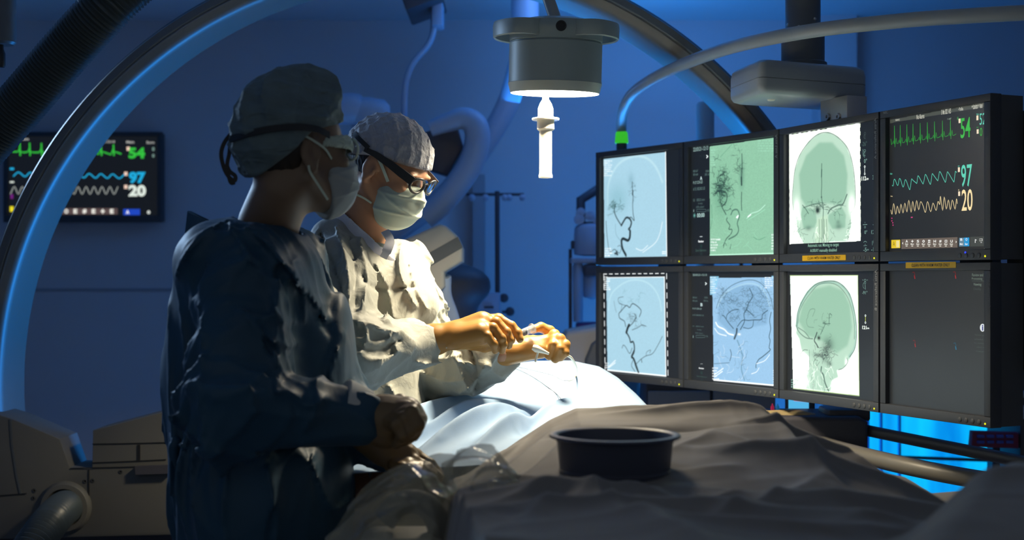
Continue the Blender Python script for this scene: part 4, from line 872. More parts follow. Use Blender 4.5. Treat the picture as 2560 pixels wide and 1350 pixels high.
s = Screen(plW, (0, 0, 2.109), bw, plW.w-bw, zb_+bw*1.6, zt_-bw, cell=(.01, .01), base=(.006, .007, .008))
gr = rgb(52, 190, 60); te = rgb(30, 170, 220); cr = rgb(225, 235, 225)
s.text('54', 678, 778, 765, 836, gr, .05); s.text('97', 680, 906, 768, 968, te, .05); s.text('20', 678, 975, 770, 1036, cr, .05)
pts = [(66, 800)]
for x in (104, 156, 218, 290, 352, 412, 470, 533, 598): pts += [(x-14, 800+(x-100)*.03), (x-4, 796), (x, 752+(x-100)*.02), (x+3, 822), (x+8, 800), (x+20, 804)]
pts.append((640, 812)); s.stroke(pts, 6, gr)
pts = []
for x in range(70, 630, 62): pts += [(x, 930+(x-70)*.02), (x+28, 908+(x-70)*.02)]
s.stroke(pts+[(645, 930)], 5, te, True)
pts = []
for i, x in enumerate(range(55, 640, 21)): pts.append((x, 984 if i % 2 else 1024))
s.stroke(pts, 4, rgb(150, 155, 150), True)
for (x, y) in ((668, 774), (655, 906), (655, 975)): s.rect(x, y, x+17, y+20, rgb(245, 210, 190))
for (st, a, b_, c, d) in (('Name', 115, 725, 152, 740), ('12:13:14', 540, 740, 606, 754), ('Main', 666, 742, 708, 756), ('Scrn', 772, 744, 814, 758)): s.text(st, a, b_, c, d, rgb(170, 170, 165), .03)
s.rect(300, 1098, 620, 1130, rgb(88, 72, 70)); s.rect(52, 1088, 72, 1116, rgb(235, 220, 30)); s.rect(650, 1102, 738, 1134, rgb(30, 70, 190)); s.text('A', 664, 1108, 682, 1128, (1, 1, 1), .03)
for i, ch in enumerate('OE#E+E'): s.text(ch, 340+i*48, 1102, 360+i*48, 1126, (.9, .88, .8), .05)
s.rect(745, 1150, 778, 1166, rgb(30, 60, 190)); s.text('o', 776, 1110, 792, 1128, (.8, .85, .8), .05); s.text('o', 802, 776, 815, 796, rgb(120, 150, 140), .05); s.text('o', 802, 812, 815, 830, rgb(120, 150, 140), .05)
s.rect(55, 1024, 70, 1048, rgb(110, 30, 120)); s.rect(52, 884, 74, 896, te); s.rect(52, 956, 74, 964, cr); s.build(wm)
MB().box(((x0+x1)/2, WY-.02, (zt_+zb_)/2), (.2, .06, .12)).build('wall_bracket', M['housing'], wm)
# ---------------------------------------------------------------- blurred ward equipment behind
def thing(name, loc, label, cat): return empty(name, loc, label, cat)
be = M['blue_equipment']; de = M['dark_equipment']
d = 4.9
e = thing('articulated_boom', Pt(1300, 0, d), 'fat blue-lit jointed arm curving down from the ceiling behind the round lamp', 'ceiling arm')
MB().tube(spline([Pt(1312, -62, d), Pt(1312, 50, d), Pt(1300, 150, d), Pt(1268, 262, d), Pt(1212, 360, d), Pt(1130, 470, d), Pt(1060, 530, d), Pt(960, 600, d)], 8), .040, 24).build('tube', be, e)
MB().lathe([(.034, 0), (.05, 0), (.05, .28), (.034, .28)], Pt(1312, 50, d), (0, 0, 1), 32).build('collar', be, e)
e = thing('jointed_boom', Pt(1150, 350, 4.7), 'dark angled boom elbow pointing up right of the pale surgeon cap', 'boom')
MB().tube(spline([Pt(1075, 322, 4.7), Pt(1120, 306, 4.7), Pt(1160, 296, 4.7), Pt(1190, 318, 4.7), Pt(1190, 370, 4.7), Pt(1165, 430, 4.7), Pt(1110, 500, 4.7), Pt(1060, 545, 4.7)], 7), [.028+.016*min(1, i/20) for i in range(50)], 20).build('tube', be, e)
MB().prism(poly_px([(1060, 330), (1140, 305), (1160, 370), (1120, 440), (1060, 420)], 4.75), (0, .1, 0), bevel=.01).build('joint_cover', de, e)
e = MB().tube(spline([Pt(1086, -30, d), Pt(1085, 30, d), Pt(1082, 80, d), Pt(1068, 115, d), Pt(1036, 152, d), Pt(1018, 190, d), Pt(1011, 240, d), Pt(1010, 330, d), Pt(1010, 420, d)], 8), .012, 16).build('bent_pipe', be)
tag(e, 'thin blue-lit S-bent pipe hanging from the ceiling above the pale cap', 'pipe')
e = thing('overhead_track', Pt(1060, 10, d), 'dark ceiling track block above the S-bent pipe', 'ceiling track')
MB().box(Pt(1058, 0, d), (.14, .3, .09), Matrix.Rotation(-.35, 3, 'Y'), bevel=.008).build('carriage', de, e); MB().box(Pt(1095, 25, d), (.04, .12, .13), bevel=.008).build('arm', be, e)
MB().box((-.5, d, 2.42), (.8, .06, .04)).build('rail', de, e)
e = thing('lamp_head', Pt(900, 268, 4.8), 'pair of rounded blue-lit lamp drums between the two surgeon caps', 'lamp')
MB().lathe([(0, -.085), (.03, -.082), (.052, -.06), (.056, 0), (.052, .03), (.046, .04)], Pt(878, 272, 4.8), (1, 0, .05), 32).build('drum', be, e)
MB().lathe([(0, .1), (.03, .095), (.048, .075), (.052, .02), (.046, -.035)], Pt(905, 278, 4.8), (1, 0, -.1), 32).build('drum', be, e)
MB().tube([Pt(890, 290, 4.84), Pt(900, 380, 4.9), Pt(960, 420, 4.9), Pt(1010, 420, 4.9)], .02, 12).build('arm', be, e)
d = 4.0
e = thing('detector_head', Pt(1085, 640, d), 'tilted beige device head with a grey stripe and two oval buttons behind the pale surgeon', 'x-ray detector')
Rz = Matrix.Rotation(math.radians(-24), 3, 'Y')
def dl(x, y, n=0):   # local px offsets inside the tilted head
    c, s_ = math.cos(math.radians(24)), math.sin(math.radians(24)); return Pt(1070+x*c+y*s_, 640-x*s_+y*c, d+n)
MB().prism([dl(-80, -62), (dl(58, -62)), dl(72, -50), dl(86, -18), dl(86, 18), dl(72, 48), dl(20, 54), dl(6, 88), dl(-30, 100), dl(-80, 100)], (0, .17, 0), bevel=.012, seg=3).build('shell', M['beige'], e)
MB().prism([dl(-80, 2, -.002), dl(88, -14, -.002), dl(88, 16, -.002), dl(-80, 34, -.002)], (0, .01, 0)).build('stripe', M['carm_edge'], e)
for (x, y, a, b_) in ((-30, -20, 9, 17), (-52, -16, 8, 8)):
    MB().prism([dl(x+a*math.cos(t*.393), y+b_*math.sin(t*.393), -.003) for t in range(16)], (0, .008, 0)).build('button', de, e)
MB().tube(spline([dl(10, 60, .08), Pt(1105, 740, 4.1), Pt(1125, 800, 4.15), Pt(1150, 900, 4.2), Pt(1180, 1100, 4.3), Pt(1190, 1300, 4.3), Pt(1190, 1835, 4.3)], 6), .03, 20).build('support_arm', be, e)
d = 5.2
e = thing('infusion_stand', np.array([Pt(1246, 0, d)[0], d, 0]), 'thin drip pole with hooks on its crossbar, standing before the blue wall', 'infusion stand')
MB().tube([Pt(1243, 478, d), np.array([Pt(1246, 0, d)[0], d, .08])], .0095, 14).build('pole', de, e)
MB().tube([Pt(1165, 486, d), Pt(1310, 486, d)], .006, 10).build('crossbar', de, e)
for x in (1180, 1214, 1262, 1273, 1306): MB().lathe([(.004, .012), (.013, .006), (.013, -.006), (.004, -.012)], Pt(x, 494, d-.005), (0, 1, 0), 16).build('hook', be, e)
for a in range(5):
    t = a*1.2566; c = np.array([Pt(1246, 0, d)[0], d, 0]); MB().tube([c+np.array([0, 0, .09]), c+np.array([.26*math.cos(t), .26*math.sin(t), .035])], .012, 10).build('leg', de, e)
e = thing('infusion_pump', Pt(1220, 770, 5.1), 'pale blue pump box with round knobs clamped low on the drip pole', 'pump')
MB().box(Pt(1218, 785, 5.1), (.10, .10, .16), bevel=.01).build('housing', be, e); MB().box(Pt(1222, 768, 5.045), (.035, .01, .008)).build('display', de, e)
MB().tube([Pt(1160, 860, 5.08), Pt(1160, 752, 5.08), Pt(1175, 742, 5.08), Pt(1198, 744, 5.08)], .012, 10).build('bracket', be, e); MB().box(Pt(1176, 800, 5.1), (.035, .03, .17), bevel=.006).build('clamp', de, e)
for (x, y) in ((1260, 745), (1275, 779)):
    MB().tube([Pt(x-20, y+1, 5.08), Pt(x, y, 5.08)], .006, 10).build('spindle', de, e); MB().lathe([(0, -.014), (.012, -.012), (.0175, 0), (.012, .012), (0, .014)], Pt(x, y, 5.08), (0, 1, 0), 16).build('knob', de, e)
e = thing('wall_rail_column', np.array([Pt(1197, 0, 5.6)[0], 5.6, 0]), 'faint dark supply column on the wall left of the drip pole', 'wall column')
MB().box((Pt(1197, 0, 5.7)[0], 5.74, 1.0), (.05, .1, 1.55)).build('column', M['trim'], e)
e = thing('equipment_cover', np.array([Pt(1150, 0, 4.6)[0], 4.6, 0]), 'dark cloth-covered apparatus below the beige device head', 'apparatus')
V, Q = nets(lambda P: smin(smin(ell(P, Pt(1140, 715, 4.6), (.12, .10, .075)), cap(P, Pt(1110, 740, 4.6), Pt(1130, 900, 4.6), .09, .12), .05), cap(P, Pt(1130, 900, 4.6), (Pt(1130, 0, 4.6)[0], 4.6, .1), .12, .15), .05), (-.42, 4.35, -.02), (.08, 4.85, 1.45), .02)
mesh_obj('cover', V, Q, de, e)
d = 5.0
e = thing('anaesthesia_tower', np.array([Pt(1470, 0, d)[0], d, 0]), 'blue-lit stack of canisters and shelves beside the first display', 'medical tower')
tx_ = Pt(1478, 0, d)[0]
MB().lathe([(.03, 0), (.062, .004), (.066, .02), (.062, .10), (.055, .112), (.03, .12)], Pt(1478, 640, d), (0, 0, 1), 32).build('canister', be, e)
MB().box(Pt(1480, 652, d), (.16, .16, .02), bevel=.004).build('shelf', be, e); MB().box(Pt(1500, 678, d-.02), (.12, .16, .035), bevel=.004).build('drawer', de, e)
MB().lathe([(.014, 0), (.018, .003), (.020, .2), (.016, .215), (0, .22)], Pt(1445, 805, d-.05), (0, 0, 1), 24).build('gas_cylinder', be, e)
MB().lathe([(0, 0), (.03, .01), (.036, .03), (.036, .12), (.03, .13), (0, .135)], Pt(1480, 750, d-.03), (0, 0, 1), 24).build('flask', be, e)
MB().box((tx_+.02, d+.02, .98), (.15, .12, .40), bevel=.01).build('cabinet', mat('violet_plastic', (.10, .05, .22), .4), e)
MB().box((tx_+.02, d+.02, .42), (.20, .2, .72), bevel=.01).build('cabinet', be, e); MB().box((tx_-.075, d+.04, 1.12), (.012, .03, .66)).build('upright', de, e)
for (x, y, r_) in ((1448, 548, .02), (1452, 530, .016), (1475, 540, .018), (1492, 552, .014)): MB().lathe([(0, -.01), (r_, -.008), (r_, .008), (0, .01)], Pt(x, y, d-.03), (0, 1, 0), 16).build('gauge', be, e)
MB().box(Pt(1490, 565, d), (.09, .06, .03), bevel=.004).build('shelf', de, e); MB().box(Pt(1434, 612, d), (.02, .04, .03), bevel=.004).build('valve', de, e)
MB().tube([Pt(1452, 560, d+.02), Pt(1452, 500, d+.02), Pt(1500, 470, d+.05)], .018, 12).build('hose', de, e)
e = thing('padded_armboard', np.array([Pt(1470, 0, 4.55)[0], 4.55, .95]), 'rounded grey-blue padded shell left of the dashed display, beyond the patient', 'padded board')
def bp(x, y, n=0): return Pt(x, y, 4.55+n)
MB().prism([bp(1405, 1000), bp(1405, 850), bp(1420, 830), bp(1500, 816), bp(1590, 812), bp(1590, 1000)], (0, .25, 0), bevel=.02, seg=3).build('pad', M['beige'], e)
MB().prism([bp(1462, 1000, -.02), bp(1462, 900, -.02), bp(1478, 860, -.02), bp(1500, 842, -.02), bp(1540, 836, -.02), bp(1600, 836, -.02), bp(1600, 1000, -.02)], (0, .06, 0), bevel=.012, seg=3).build('front_panel', M['carm_edge'], e)
MB().box(bp(1500, 1250, .12), (.3, .2, .75)).build('pedestal', de, e)
e = thing('storage_cabinet', np.array([Pt(1765, 0, 4.32)[0], 4.32, 0]), 'low dark cabinet seen between the foreground drape and the lower displays', 'cabinet')
MB().box((Pt(1765, 0, 4.32)[0], 4.32, .515), (.40, .22, 1.03), bevel=.004).build('carcass', de, e)
for k in (-1, 1):
    dr = MB().box((Pt(1765, 0, 4.32)[0]+k*.1, 4.205, .515), (.19, .02, .96), bevel=.003).build('door', M['trim'], e); MB().box((Pt(1765, 0, 4.32)[0]+k*.02, 4.19, .8), (.012, .02, .12), bevel=.003).build('handle', M['steel'], dr)
e = MB().lathe([(0, 0), (.03, 0), (.03, 1.915), (.024, 1.925), (0, 1.925)], (Pt(1763, 0, 4.5)[0], 4.5, 0), (0, 0, 1), 32, False).build('steel_post', M['grey_metal'])
tag(e, 'pale round metal post rising behind the second column of displays', 'post')
e = MB().box((Pt(1853, 0, 4.6)[0], 4.6, 1.0), (.011, .02, 1.99), bevel=.002).build('slim_post', de)
tag(e, 'thin black upright behind the displays, right of the pale round post', 'post')
# cabinet with an emissive cyan front under the displays, with rails in front
d = 4.7
lb = bpy.data.materials.new('emissive_cyan'); lb.use_nodes = True; nt = lb.node_tree; N_ = nt.nodes; b_ = N_['Principled BSDF']
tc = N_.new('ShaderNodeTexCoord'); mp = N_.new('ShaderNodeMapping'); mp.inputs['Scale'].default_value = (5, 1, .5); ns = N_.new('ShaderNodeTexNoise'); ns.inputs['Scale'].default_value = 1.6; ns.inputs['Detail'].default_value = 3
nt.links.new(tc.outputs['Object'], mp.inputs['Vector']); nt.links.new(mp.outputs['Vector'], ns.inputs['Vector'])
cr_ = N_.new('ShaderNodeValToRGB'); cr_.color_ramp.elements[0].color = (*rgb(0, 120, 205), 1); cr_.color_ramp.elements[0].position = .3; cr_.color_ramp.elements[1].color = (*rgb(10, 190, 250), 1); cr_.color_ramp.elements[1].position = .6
nt.links.new(ns.outputs['Fac'], cr_.inputs['Fac']); nt.links.new(cr_.outputs['Color'], b_.inputs['Emission Color']); b_.inputs['Emission Strength'].default_value = 1.25; b_.inputs['Base Color'].default_value = (.02, .1, .2, 1)  # the front emits an uneven cyan of its own
e = thing('cyan_front_cabinet', np.array([1.65, d, 0]), 'cabinet with a self-glowing cyan front, lower right under the displays', 'cabinet')
xa, xb = Pt(2160, 0, d)[0], Pt(2600, 0, d)[0]; za, zc = Pt(0, 1330, d)[2], Pt(0, 1000, d)[2]
MB().box(((xa+xb)/2, d+.01, (za+zc)/2), (xb-xa, .02, zc-za)).build('cyan_front', lb, e, False)
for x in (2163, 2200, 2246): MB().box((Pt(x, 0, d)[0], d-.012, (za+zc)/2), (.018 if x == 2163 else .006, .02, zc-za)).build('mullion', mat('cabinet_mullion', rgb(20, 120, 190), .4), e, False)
MB().box(((xa+xb)/2, d+.22, (zc)/2), (xb-xa+.1, .38, zc+.02)).build('carcass', de, e, False)
MB().box(((xa+xb)/2, d+.2, zc+.02), (xb-xa+.16, .45, .03), bevel=.005).build('worktop', be, e)
MB().tube([Pt(2225, 1142, d-.03), Pt(2560, 1154, d-.03)], .006, 8).build('shelf_edge', de, e)
e = thing('rail_frame', np.array([1.0, 3.0, .72]), 'two long parallel rails, the lower one a thick grey tube, crossing the glowing cyan front', 'rails')
MB().tube([Pt(2100, 1062, 3.6), Pt(2200, 1083, 3.5), Pt(2510, 1145, 3.2), Pt(2700, 1185, 3.0)], .015, 16, squash=(1, .7)).build('upper_rail', de, e)
MB().tube(spline([Pt(1990, 1085, 3.6), Pt(2060, 1112, 3.5), Pt(2160, 1140, 3.35), Pt(2300, 1172, 3.2), Pt(2440, 1198, 3.1), Pt(2560, 1215, 3.0), Pt(2700, 1230, 2.9)], 6), .0215, 20).build('lower_tube', M['carm'], e)
e = thing('control_pod', Pt(2010, 1080, 3.45), 'dark rounded control pod with a painted tan highlight under the third column of displays', 'control box')
MB().prism([Pt(1862, 1200, 3.5), Pt(1862, 1060, 3.5), Pt(1880, 1042, 3.5), Pt(2150, 1042, 3.5), Pt(2172, 1056, 3.5), Pt(2172, 1200, 3.5)], (0, .22, 0), bevel=.012, seg=3).build('housing', de, e)
MB().tube([Pt(1885, 1046, 3.56), Pt(1990, 1046, 3.56), Pt(2035, 1052, 3.56)], [.020, .024, .02], 24).build('painted_highlight', mat('highlight_tan', (.42, .33, .17), .5), e)  # beige highlight along the dark pod, put in as a tan-coloured roll
MB().box(Pt(2110, 1033, 3.6), (.11, .12, .03), bevel=.006).build('neck', de, e); MB().box(Pt(2010, 1290, 3.6), (.2, .14, .26)).build('pillar', de, e)
for (x, y, wd, hh, col, nm, lab) in ((1931, 1022, 9, 24, (.75, .03, .12), 'sample_bottle', 'small red bottle under the second column of displays'), (1944, 1020, 8, 22, (.02, .25, .55), 'sample_bottle', 'small blue bottle beside the red one under the displays')):
    o = MB().lathe([(0, 0), (wd*.5/F*3.75, 0), (wd*.5/F*3.75, hh*.7/F*3.75), (wd*.2/F*3.75, hh*.85/F*3.75), (wd*.2/F*3.75, hh/F*3.75), (0, hh/F*3.75)], Pt(x, y+12, 3.62), (0, 0, 1), 16).build(nm, mat(lab[:12], col, .3, emit=(col, .25))); tag(o, lab, 'bottle')  # each bottle is given a faint self-glow in its own colour
e = thing('small_display', Pt(2003, 1015, 3.75), 'tiny lit cyan and pink status display peeking out below the third column', 'display')
MB().prism([Pt(1968, 1035, 3.75), Pt(2038, 1035, 3.75), Pt(2038, 985, 3.75), Pt(1968, 985, 3.75)], (0, .03, 0), bevel=.003).build('housing', de, e)
MB().prism([Pt(1972, 1030, 3.745), Pt(2022, 1030, 3.745), Pt(2022, 990, 3.745), Pt(1972, 990, 3.745)], (0, .004, 0)).build('screen', emis('cyan_status', rgb(90, 190, 240), .9), e, False)
MB().prism([Pt(1985, 1002, 3.742), Pt(2021, 1006, 3.742), Pt(2021, 1000, 3.742), Pt(1985, 996, 3.742)], (0, .003, 0)).build('pink_bar', emis('pink_status', rgb(240, 90, 120), .9), e, False)
e = thing('control_keypad', Pt(2485, 1098, 4.2), 'small keypad with reddish keys at the right edge below the dark display', 'keypad')
MB().prism([Pt(2428, 1118, 4.2), Pt(2548, 1122, 4.2), Pt(2548, 1082, 4.2), Pt(2432, 1078, 4.2)], (0, .03, 0), bevel=.006).build('panel', mat('keypad_panel', (.22, .03, .08), .5), e)
for i in range(4):
    for j in range(2): MB().box(Pt(2452+i*24, 1091+j*14, 4.195), (.022, .01, .009), bevel=.002).build('key', mat('key_blue', (.06, .12, .55), .4) if not (i or j) else bpy.data.materials['key_blue'], e)
MB().box(Pt(2545, 1100, 4.24), (.04, .04, .03)).build('wall_clip', de, e); MB().tube([Pt(2490, 1110, 4.24), np.array([Pt(2490, 0, 4.24)[0], 4.24, 0])], .012, 12).build('post', de, e)
e = thing('equipment_shelf', np.array([1.6, 4.4, 0]), 'blue-lit shelf unit with small devices at the far right edge', 'shelf unit')
MB().box((1.69, 4.35, .66), (.24, .3, 1.32), bevel=.005).build('rack', de, e)
for (x, y, w_, h_) in ((2545, 710, 26, 26), (2545, 790, 22, 40), (2548, 985, 30, 14), (2550, 1030, 30, 30), (2542, 620, 14, 24)): MB().box(Pt(x, y, 4.18), (w_/F*4.36, .05, h_/F*4.36), bevel=.003).build('device', be, e)
MB().box(Pt(2537, 710, 4.15), (.012, .02, .006)).build('indicator', M['led'], e); MB().tube([Pt(2524, 968, 4.3), Pt(2600, 985, 4.3)], .012, 12).build('rail', be, e)
# ---------------------------------------------------------------- drapes, bowl, patient table
def interp(x, pts):
    return np.interp(x, [p[0] for p in pts], [p[1] for p in pts])
def sstep(x, a, b): t = np.clip((x-a)/(b-a), 0, 1); return t*t*(3-2*t)
def heightfield(name, X, Y, Z, m, parent=None, th=.002):
    ny, nx = Z.shape; V = np.stack([X, Y, Z], -1).reshape(-1, 3); idx = np.arange(nx*ny).reshape(ny, nx)
    Q = np.stack([idx[:-1, :-1], idx[:-1, 1:], idx[1:, 1:], idx[1:, :-1]], -1).reshape(-1, 4)
    o = mesh_obj(name, V, Q, m, parent); md = o.modifiers.new('thickness', 'SOLIDIFY'); md.thickness = th; md.offset = -1; return o
def crease(X, Y, x0, y0, x1, y1, wd, amp, asym=1., taper=True):
    """one long fold from (x0,y0) to (x1,y1)"""
    dx, dy = x1-x0, y1-y0; L = math.hypot(dx, dy); t = ((X-x0)*dx+(Y-y0)*dy)/L/L; s = ((X-x0)*dy-(Y-y0)*dx)/L
    s = s+.25*wd*np.sin(t*5+x0*31)
    e = np.clip(t, 0, 1)-t; f = np.exp(-(np.sqrt(s*s+(.35*wd)**2)-.35*wd)/(wd*1.25)*np.where(s > 0, 1, asym))*np.exp(-(e*L/ (wd*1.5))**2)
    if taper: f = f*(.25+.75*np.sin(np.clip(t, 0, 1)*math.pi))
    return amp*f
# -- instrument table drape in the foreground
nx, ny = 420, 330
u = np.linspace(0, 1, nx); v = np.linspace(0, 1, ny); U, V_ = np.meshgrid(u, v)
Xg = -.16+1.46*U; Yg = 1.28+1.62*V_
yc = 2.55                                                  # ridge of the drape behind the bowl
sil = [(900, 1330), (1000, 1290), (1100, 1262), (1175, 1205), (1240, 1140), (1300, 1098), (1375, 1050), (1440, 1022), (1520, 1019), (1640, 1017), (1720, 1008), (1800, 1002), (1835, 1006), (1870, 1020), (1910, 1036), (1990, 1070), (2060, 1108), (2120, 1140), (2200, 1180), (2260, 1192), (2300, 1222), (2330, 1233), (2420, 1226), (2480, 1218), (2560, 1210), (2800, 1210)]
pxg = 1280+F*Xg/yc
crest = HC+(HY-interp(pxg, sil))/F*yc
flat = interp(Xg, [(-.2, 1.03), (.45, 1.03), (.60, 1.0), (.74, .935), (1.3, .92)])
front = 1-sstep(Yg, 1.9, yc)
Zt = flat+(.012*np.sin(Xg*7+1)+.010*np.sin(Yg*9+Xg*4))*.6
Z = Zt*front+crest*(1-front)
Z = np.where(Yg < yc, Z, crest-(Yg-yc)*.9-((Yg-yc)*2.2)**2)
# low edge at right: the second hump at the far right
hump = sstep(Xg-(Yg-1.9)*.55, .60, .74); zh = 1.075+.03*np.sin(Yg*5)
Z = np.where(Yg < 2.0, Z*(1-hump)+zh*hump*1+0, Z)
Z = np.where((Yg >= 2.0) & (Yg < yc), Z*(1-hump*(1-sstep(Yg, 2.0, 2.12)))+zh*hump*(1-sstep(Yg, 2.0, 2.12)), Z)
W_ = np.sin(Xg*11+Yg*5)*.012
bowlx, bowly = Pt(1537, 0, 2.1)[0], 2.1
for c in [  # long creases (x0,y0,x1,y1,width,amp,asym)
    (-.10, 2.02, .34, 2.10, .018, .020, 2.4), (-.14, 1.90, .30, 1.98, .02, .018, 2), (-.10, 1.78, .36, 1.86, .022, .016, 2), (.02, 1.66, .55, 1.74, .025, .014, 2),
    (.18, 2.46, .50, 2.40, .012, .014, 2), (.36, 2.34, .62, 2.30, .02, .018, 2), (.30, 2.20, .66, 2.10, .022, .020, 2), (.42, 2.45, .50, 2.0, .018, .016, 2), (.50, 2.42, .72, 2.1, .016, .013, 2),
    (.14, 1.75, .22, 1.45, .03, .015, 1.5), (.34, 1.95, .80, 1.86, .026, .022, 2.2), (.26, 1.84, .70, 1.72, .028, .018, 2), (-.02, 2.5, -.20, 2.1, .016, .018, 1.6), (.03, 2.48, -.1, 2.2, .012, .012, 2),
    (.52, 2.2, .9, 1.95, .02, .014, 2), (-.25, 1.6, .15, 1.5, .02, .012, 2), (.30, 1.58, .9, 1.66, .03, .014, 2), (.12, 2.5, .36, 2.5, .01, .006, 1)]:
    Z = Z+1.5*crease(Xg+W_, Yg+W_, *c)*(.12+.88*sstep(np.hypot(Xg-bowlx, Yg-bowly), .09, .19))
for c in [(-.09, 1.81, .118, 2.0, .014, .016, 2), (.118, 2.0, .236, 1.91, .012, .014, 2), (.12, 2.0, .14, 1.72, .012, .014, 1.5), (.14, 1.72, .19, 1.81, .012, .012, 1.5), (-.015, 1.65, .13, 1.99, .014, .016, 2), (.26, 1.78, .47, 2.06, .014, .018, 2),
    (.22, 1.88, .41, 2.0, .012, .013, 2), (.25, 2.18, .34, 2.29, .012, .016, 1.5), (.34, 2.29, .40, 2.2, .010, .014, 1.5), (-.04, 2.1, .07, 2.42, .010, .018, 2), (-.01, 2.08, .10, 2.38, .009, -.014, 1), (.40, 1.74, .72, 1.82, .018, .014, 2), (.45, 1.6, .62, 1.75, .02, .012, 1.5)]:
    Z = Z+.6*crease(Xg, Yg, *c)*(.1+.9*sstep(np.hypot(Xg-bowlx, Yg-bowly), .09, .16))
# fold line beneath the ridge
Z = Z-crease(Xg, Yg, .06, 2.36, .80, 2.30, .010, .012)
P3 = np.stack([Xg, Yg, Z*0], -1).astype(np.float32)
Z = Z+folds(P3, (1, .25, 0), 26, .0042, 5, 4)*sstep(np.hypot(Xg-bowlx, Yg-bowly), .09, .19)
Z = Z-np.clip(.0+.10*(2.1-Yg)*(1)-.09-Xg, 0, 1)*5
Z = np.maximum(Z, .25)
tb_ = empty('instrument_table', (.45, 2.0, 0), 'table hidden beneath the brown-grey drape that carries the blue bowl', 'table')
MB().box((.55, 1.93, .86), (1.1, .75, .03), bevel=.005).build('tabletop', M['steel'], tb_)
for x in (.1, 1.0):
    for y in (1.65, 2.2): MB().tube([(x, y, 0), (x, y, .85)], .018, 12).build('leg', M['steel'], tb_)
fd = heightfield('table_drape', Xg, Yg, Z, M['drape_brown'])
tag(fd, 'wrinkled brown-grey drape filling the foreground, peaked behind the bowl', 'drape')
# -- bowl
bz = 1.036; bw_ = .101
bo = empty('basin', (bowlx, bowly, bz), 'round dark blue plastic bowl standing on the foreground drape', 'bowl')
MB().lathe([(0, .004), (.078, .004), (.082, .0), (.084, .004), (.0895, .058), (.0925, .064), (.100, .0655), (.102, .067), (.100, .070), (.092, .0705), (.0885, .068), (.080, .010), (0, .008)], (bowlx, bowly, bz), (0, 0, 1), 96, False).build('bowl_wall', M['bowl'], bo)
MB().lathe([(.0845, .012), (.0862, .013), (.0862, .016), (.085, .017)], (bowlx, bowly, bz), (0, 0, 1), 96, False).build('foot_ring', M['bowl'], bo)
# -- patient drape
nx, ny = 360, 380
U, V_ = np.meshgrid(np.linspace(0, 1, nx), np.linspace(0, 1, ny)); Xg = -.42+.92*U; Yg = 2.52+1.75*V_
cY = 3.5
sil = [(700, 1180), (860, 1090), (960, 1040), (1010, 1000), (1100, 950), (1180, 925), (1260, 912), (1340, 904), (1430, 903), (1500, 918), (1545, 945), (1590, 985), (1620, 1016), (1680, 1075), (1740, 1160)]
crest = HC+(HY-interp(1280+F*Xg/cY, sil))/F*cY
near = np.clip((cY-Yg)/(cY-2.55), 0, 1)
zlow = interp(Xg, [(-.62, .96), (-.3, .985), (-.05, 1.0), (.2, 1.02), (.5, .95)])
Z = crest*(1-near**1.15)+zlow*near**1.15
Z = np.where(Yg > cY, crest-(Yg-cY)**2*.5, Z)
xl = -.36+.12*(Yg-2.6)                                   # left edge hangs down beside the table
Z = Z-np.clip(xl-Xg, 0, 1)*3.2
for c in [(-.02, 3.0, -.30, 2.62, .022, .030, 2), (.02, 2.95, -.18, 2.6, .02, .026, 2), (.12, 3.0, -.08, 2.62, .016, .022, 2), (-.12, 3.15, -.34, 2.75, .02, .02, 2), (-.22, 3.3, -.36, 2.9, .014, .016, 2), (.08, 3.08, .02, 2.75, .022, -.022, 1), (-.1, 3.1, -.2, 2.7, .03, -.022, 1), (.0, 3.4, .28, 3.0, .03, .006, 1)]:
    Z = Z+2.1*crease(Xg, Yg, *c)
P3 = np.stack([Xg, Yg, Z*0], -1).astype(np.float32); Z = Z+folds(P3, (.5, 1, 0), 26, .005, 15, 4)*np.clip((3.15-Yg)*4, .12, 1)
Z = np.maximum(Z, .45)
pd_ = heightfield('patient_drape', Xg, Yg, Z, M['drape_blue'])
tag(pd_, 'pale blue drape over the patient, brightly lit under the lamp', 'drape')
pt = empty('operating_table', (.0, 3.3, 0), 'operating table hidden beneath the lit pale blue drape', 'table')
MB().box((.03, 3.35, .86), (.55, 1.5, .06), bevel=.02).build('tabletop', M['black'], pt); MB().box((.03, 3.7, .42), (.25, .4, .84), bevel=.02).build('pedestal', M['carm'], pt)
# dark slot in the drape, guide wires
dark = M['ink']
def on_drape(px, py):
    """march the camera ray to the patient drape"""
    for d in np.arange(2.6, 3.9, .004):
        p = Pt(px, py, d); i = int(round((p[1]-2.52)/1.75*(ny-1))); j = int(round((p[0]+.42)/.92*(nx-1)))
        if 0 <= i < ny and 0 <= j < nx and p[2] <= Z[i, j]+.0015: return np.array([p[0], p[1], Z[i, j]+.002])
    return Pt(px, py, 3.4)
def px3(x, y): return (980+x/4.5, 740+y/4.5)
for nm, pts, r_, m, lab in (('guide_wire', [(1290, 800), (1400, 825), (1500, 870), (1620, 940), (1740, 1020), (1850, 1110), (1925, 1190)], .0007, M['ink'], 'thin dark guide wire running down the lit drape'),
        ('guide_wire', [(1400, 798), (1530, 825), (1680, 865), (1820, 905), (1900, 945), (1950, 960), (2000, 952)], .0006, M['housing'], 'thin dark wire joining the end of the white tube loop')):
    o = MB().tube(spline([on_drape(*px3(*p)) for p in pts], 5), r_, 8).build(nm, m); tag(o, lab, 'wire')
o = MB().tube(spline([Pt(*px3(1960, 668), 3.0), Pt(*px3(2010, 690), 3.01), Pt(*px3(2055, 760), 3.04), Pt(*px3(2076, 840), 3.1), Pt(*px3(2070, 900), 3.2), on_drape(*px3(2030, 940)), on_drape(*px3(1985, 955))], 7), .0028, 12).build('catheter_tube', M['white_plastic']); tag(o, 'white tube looping down from the left glove to the lit drape', 'catheter')
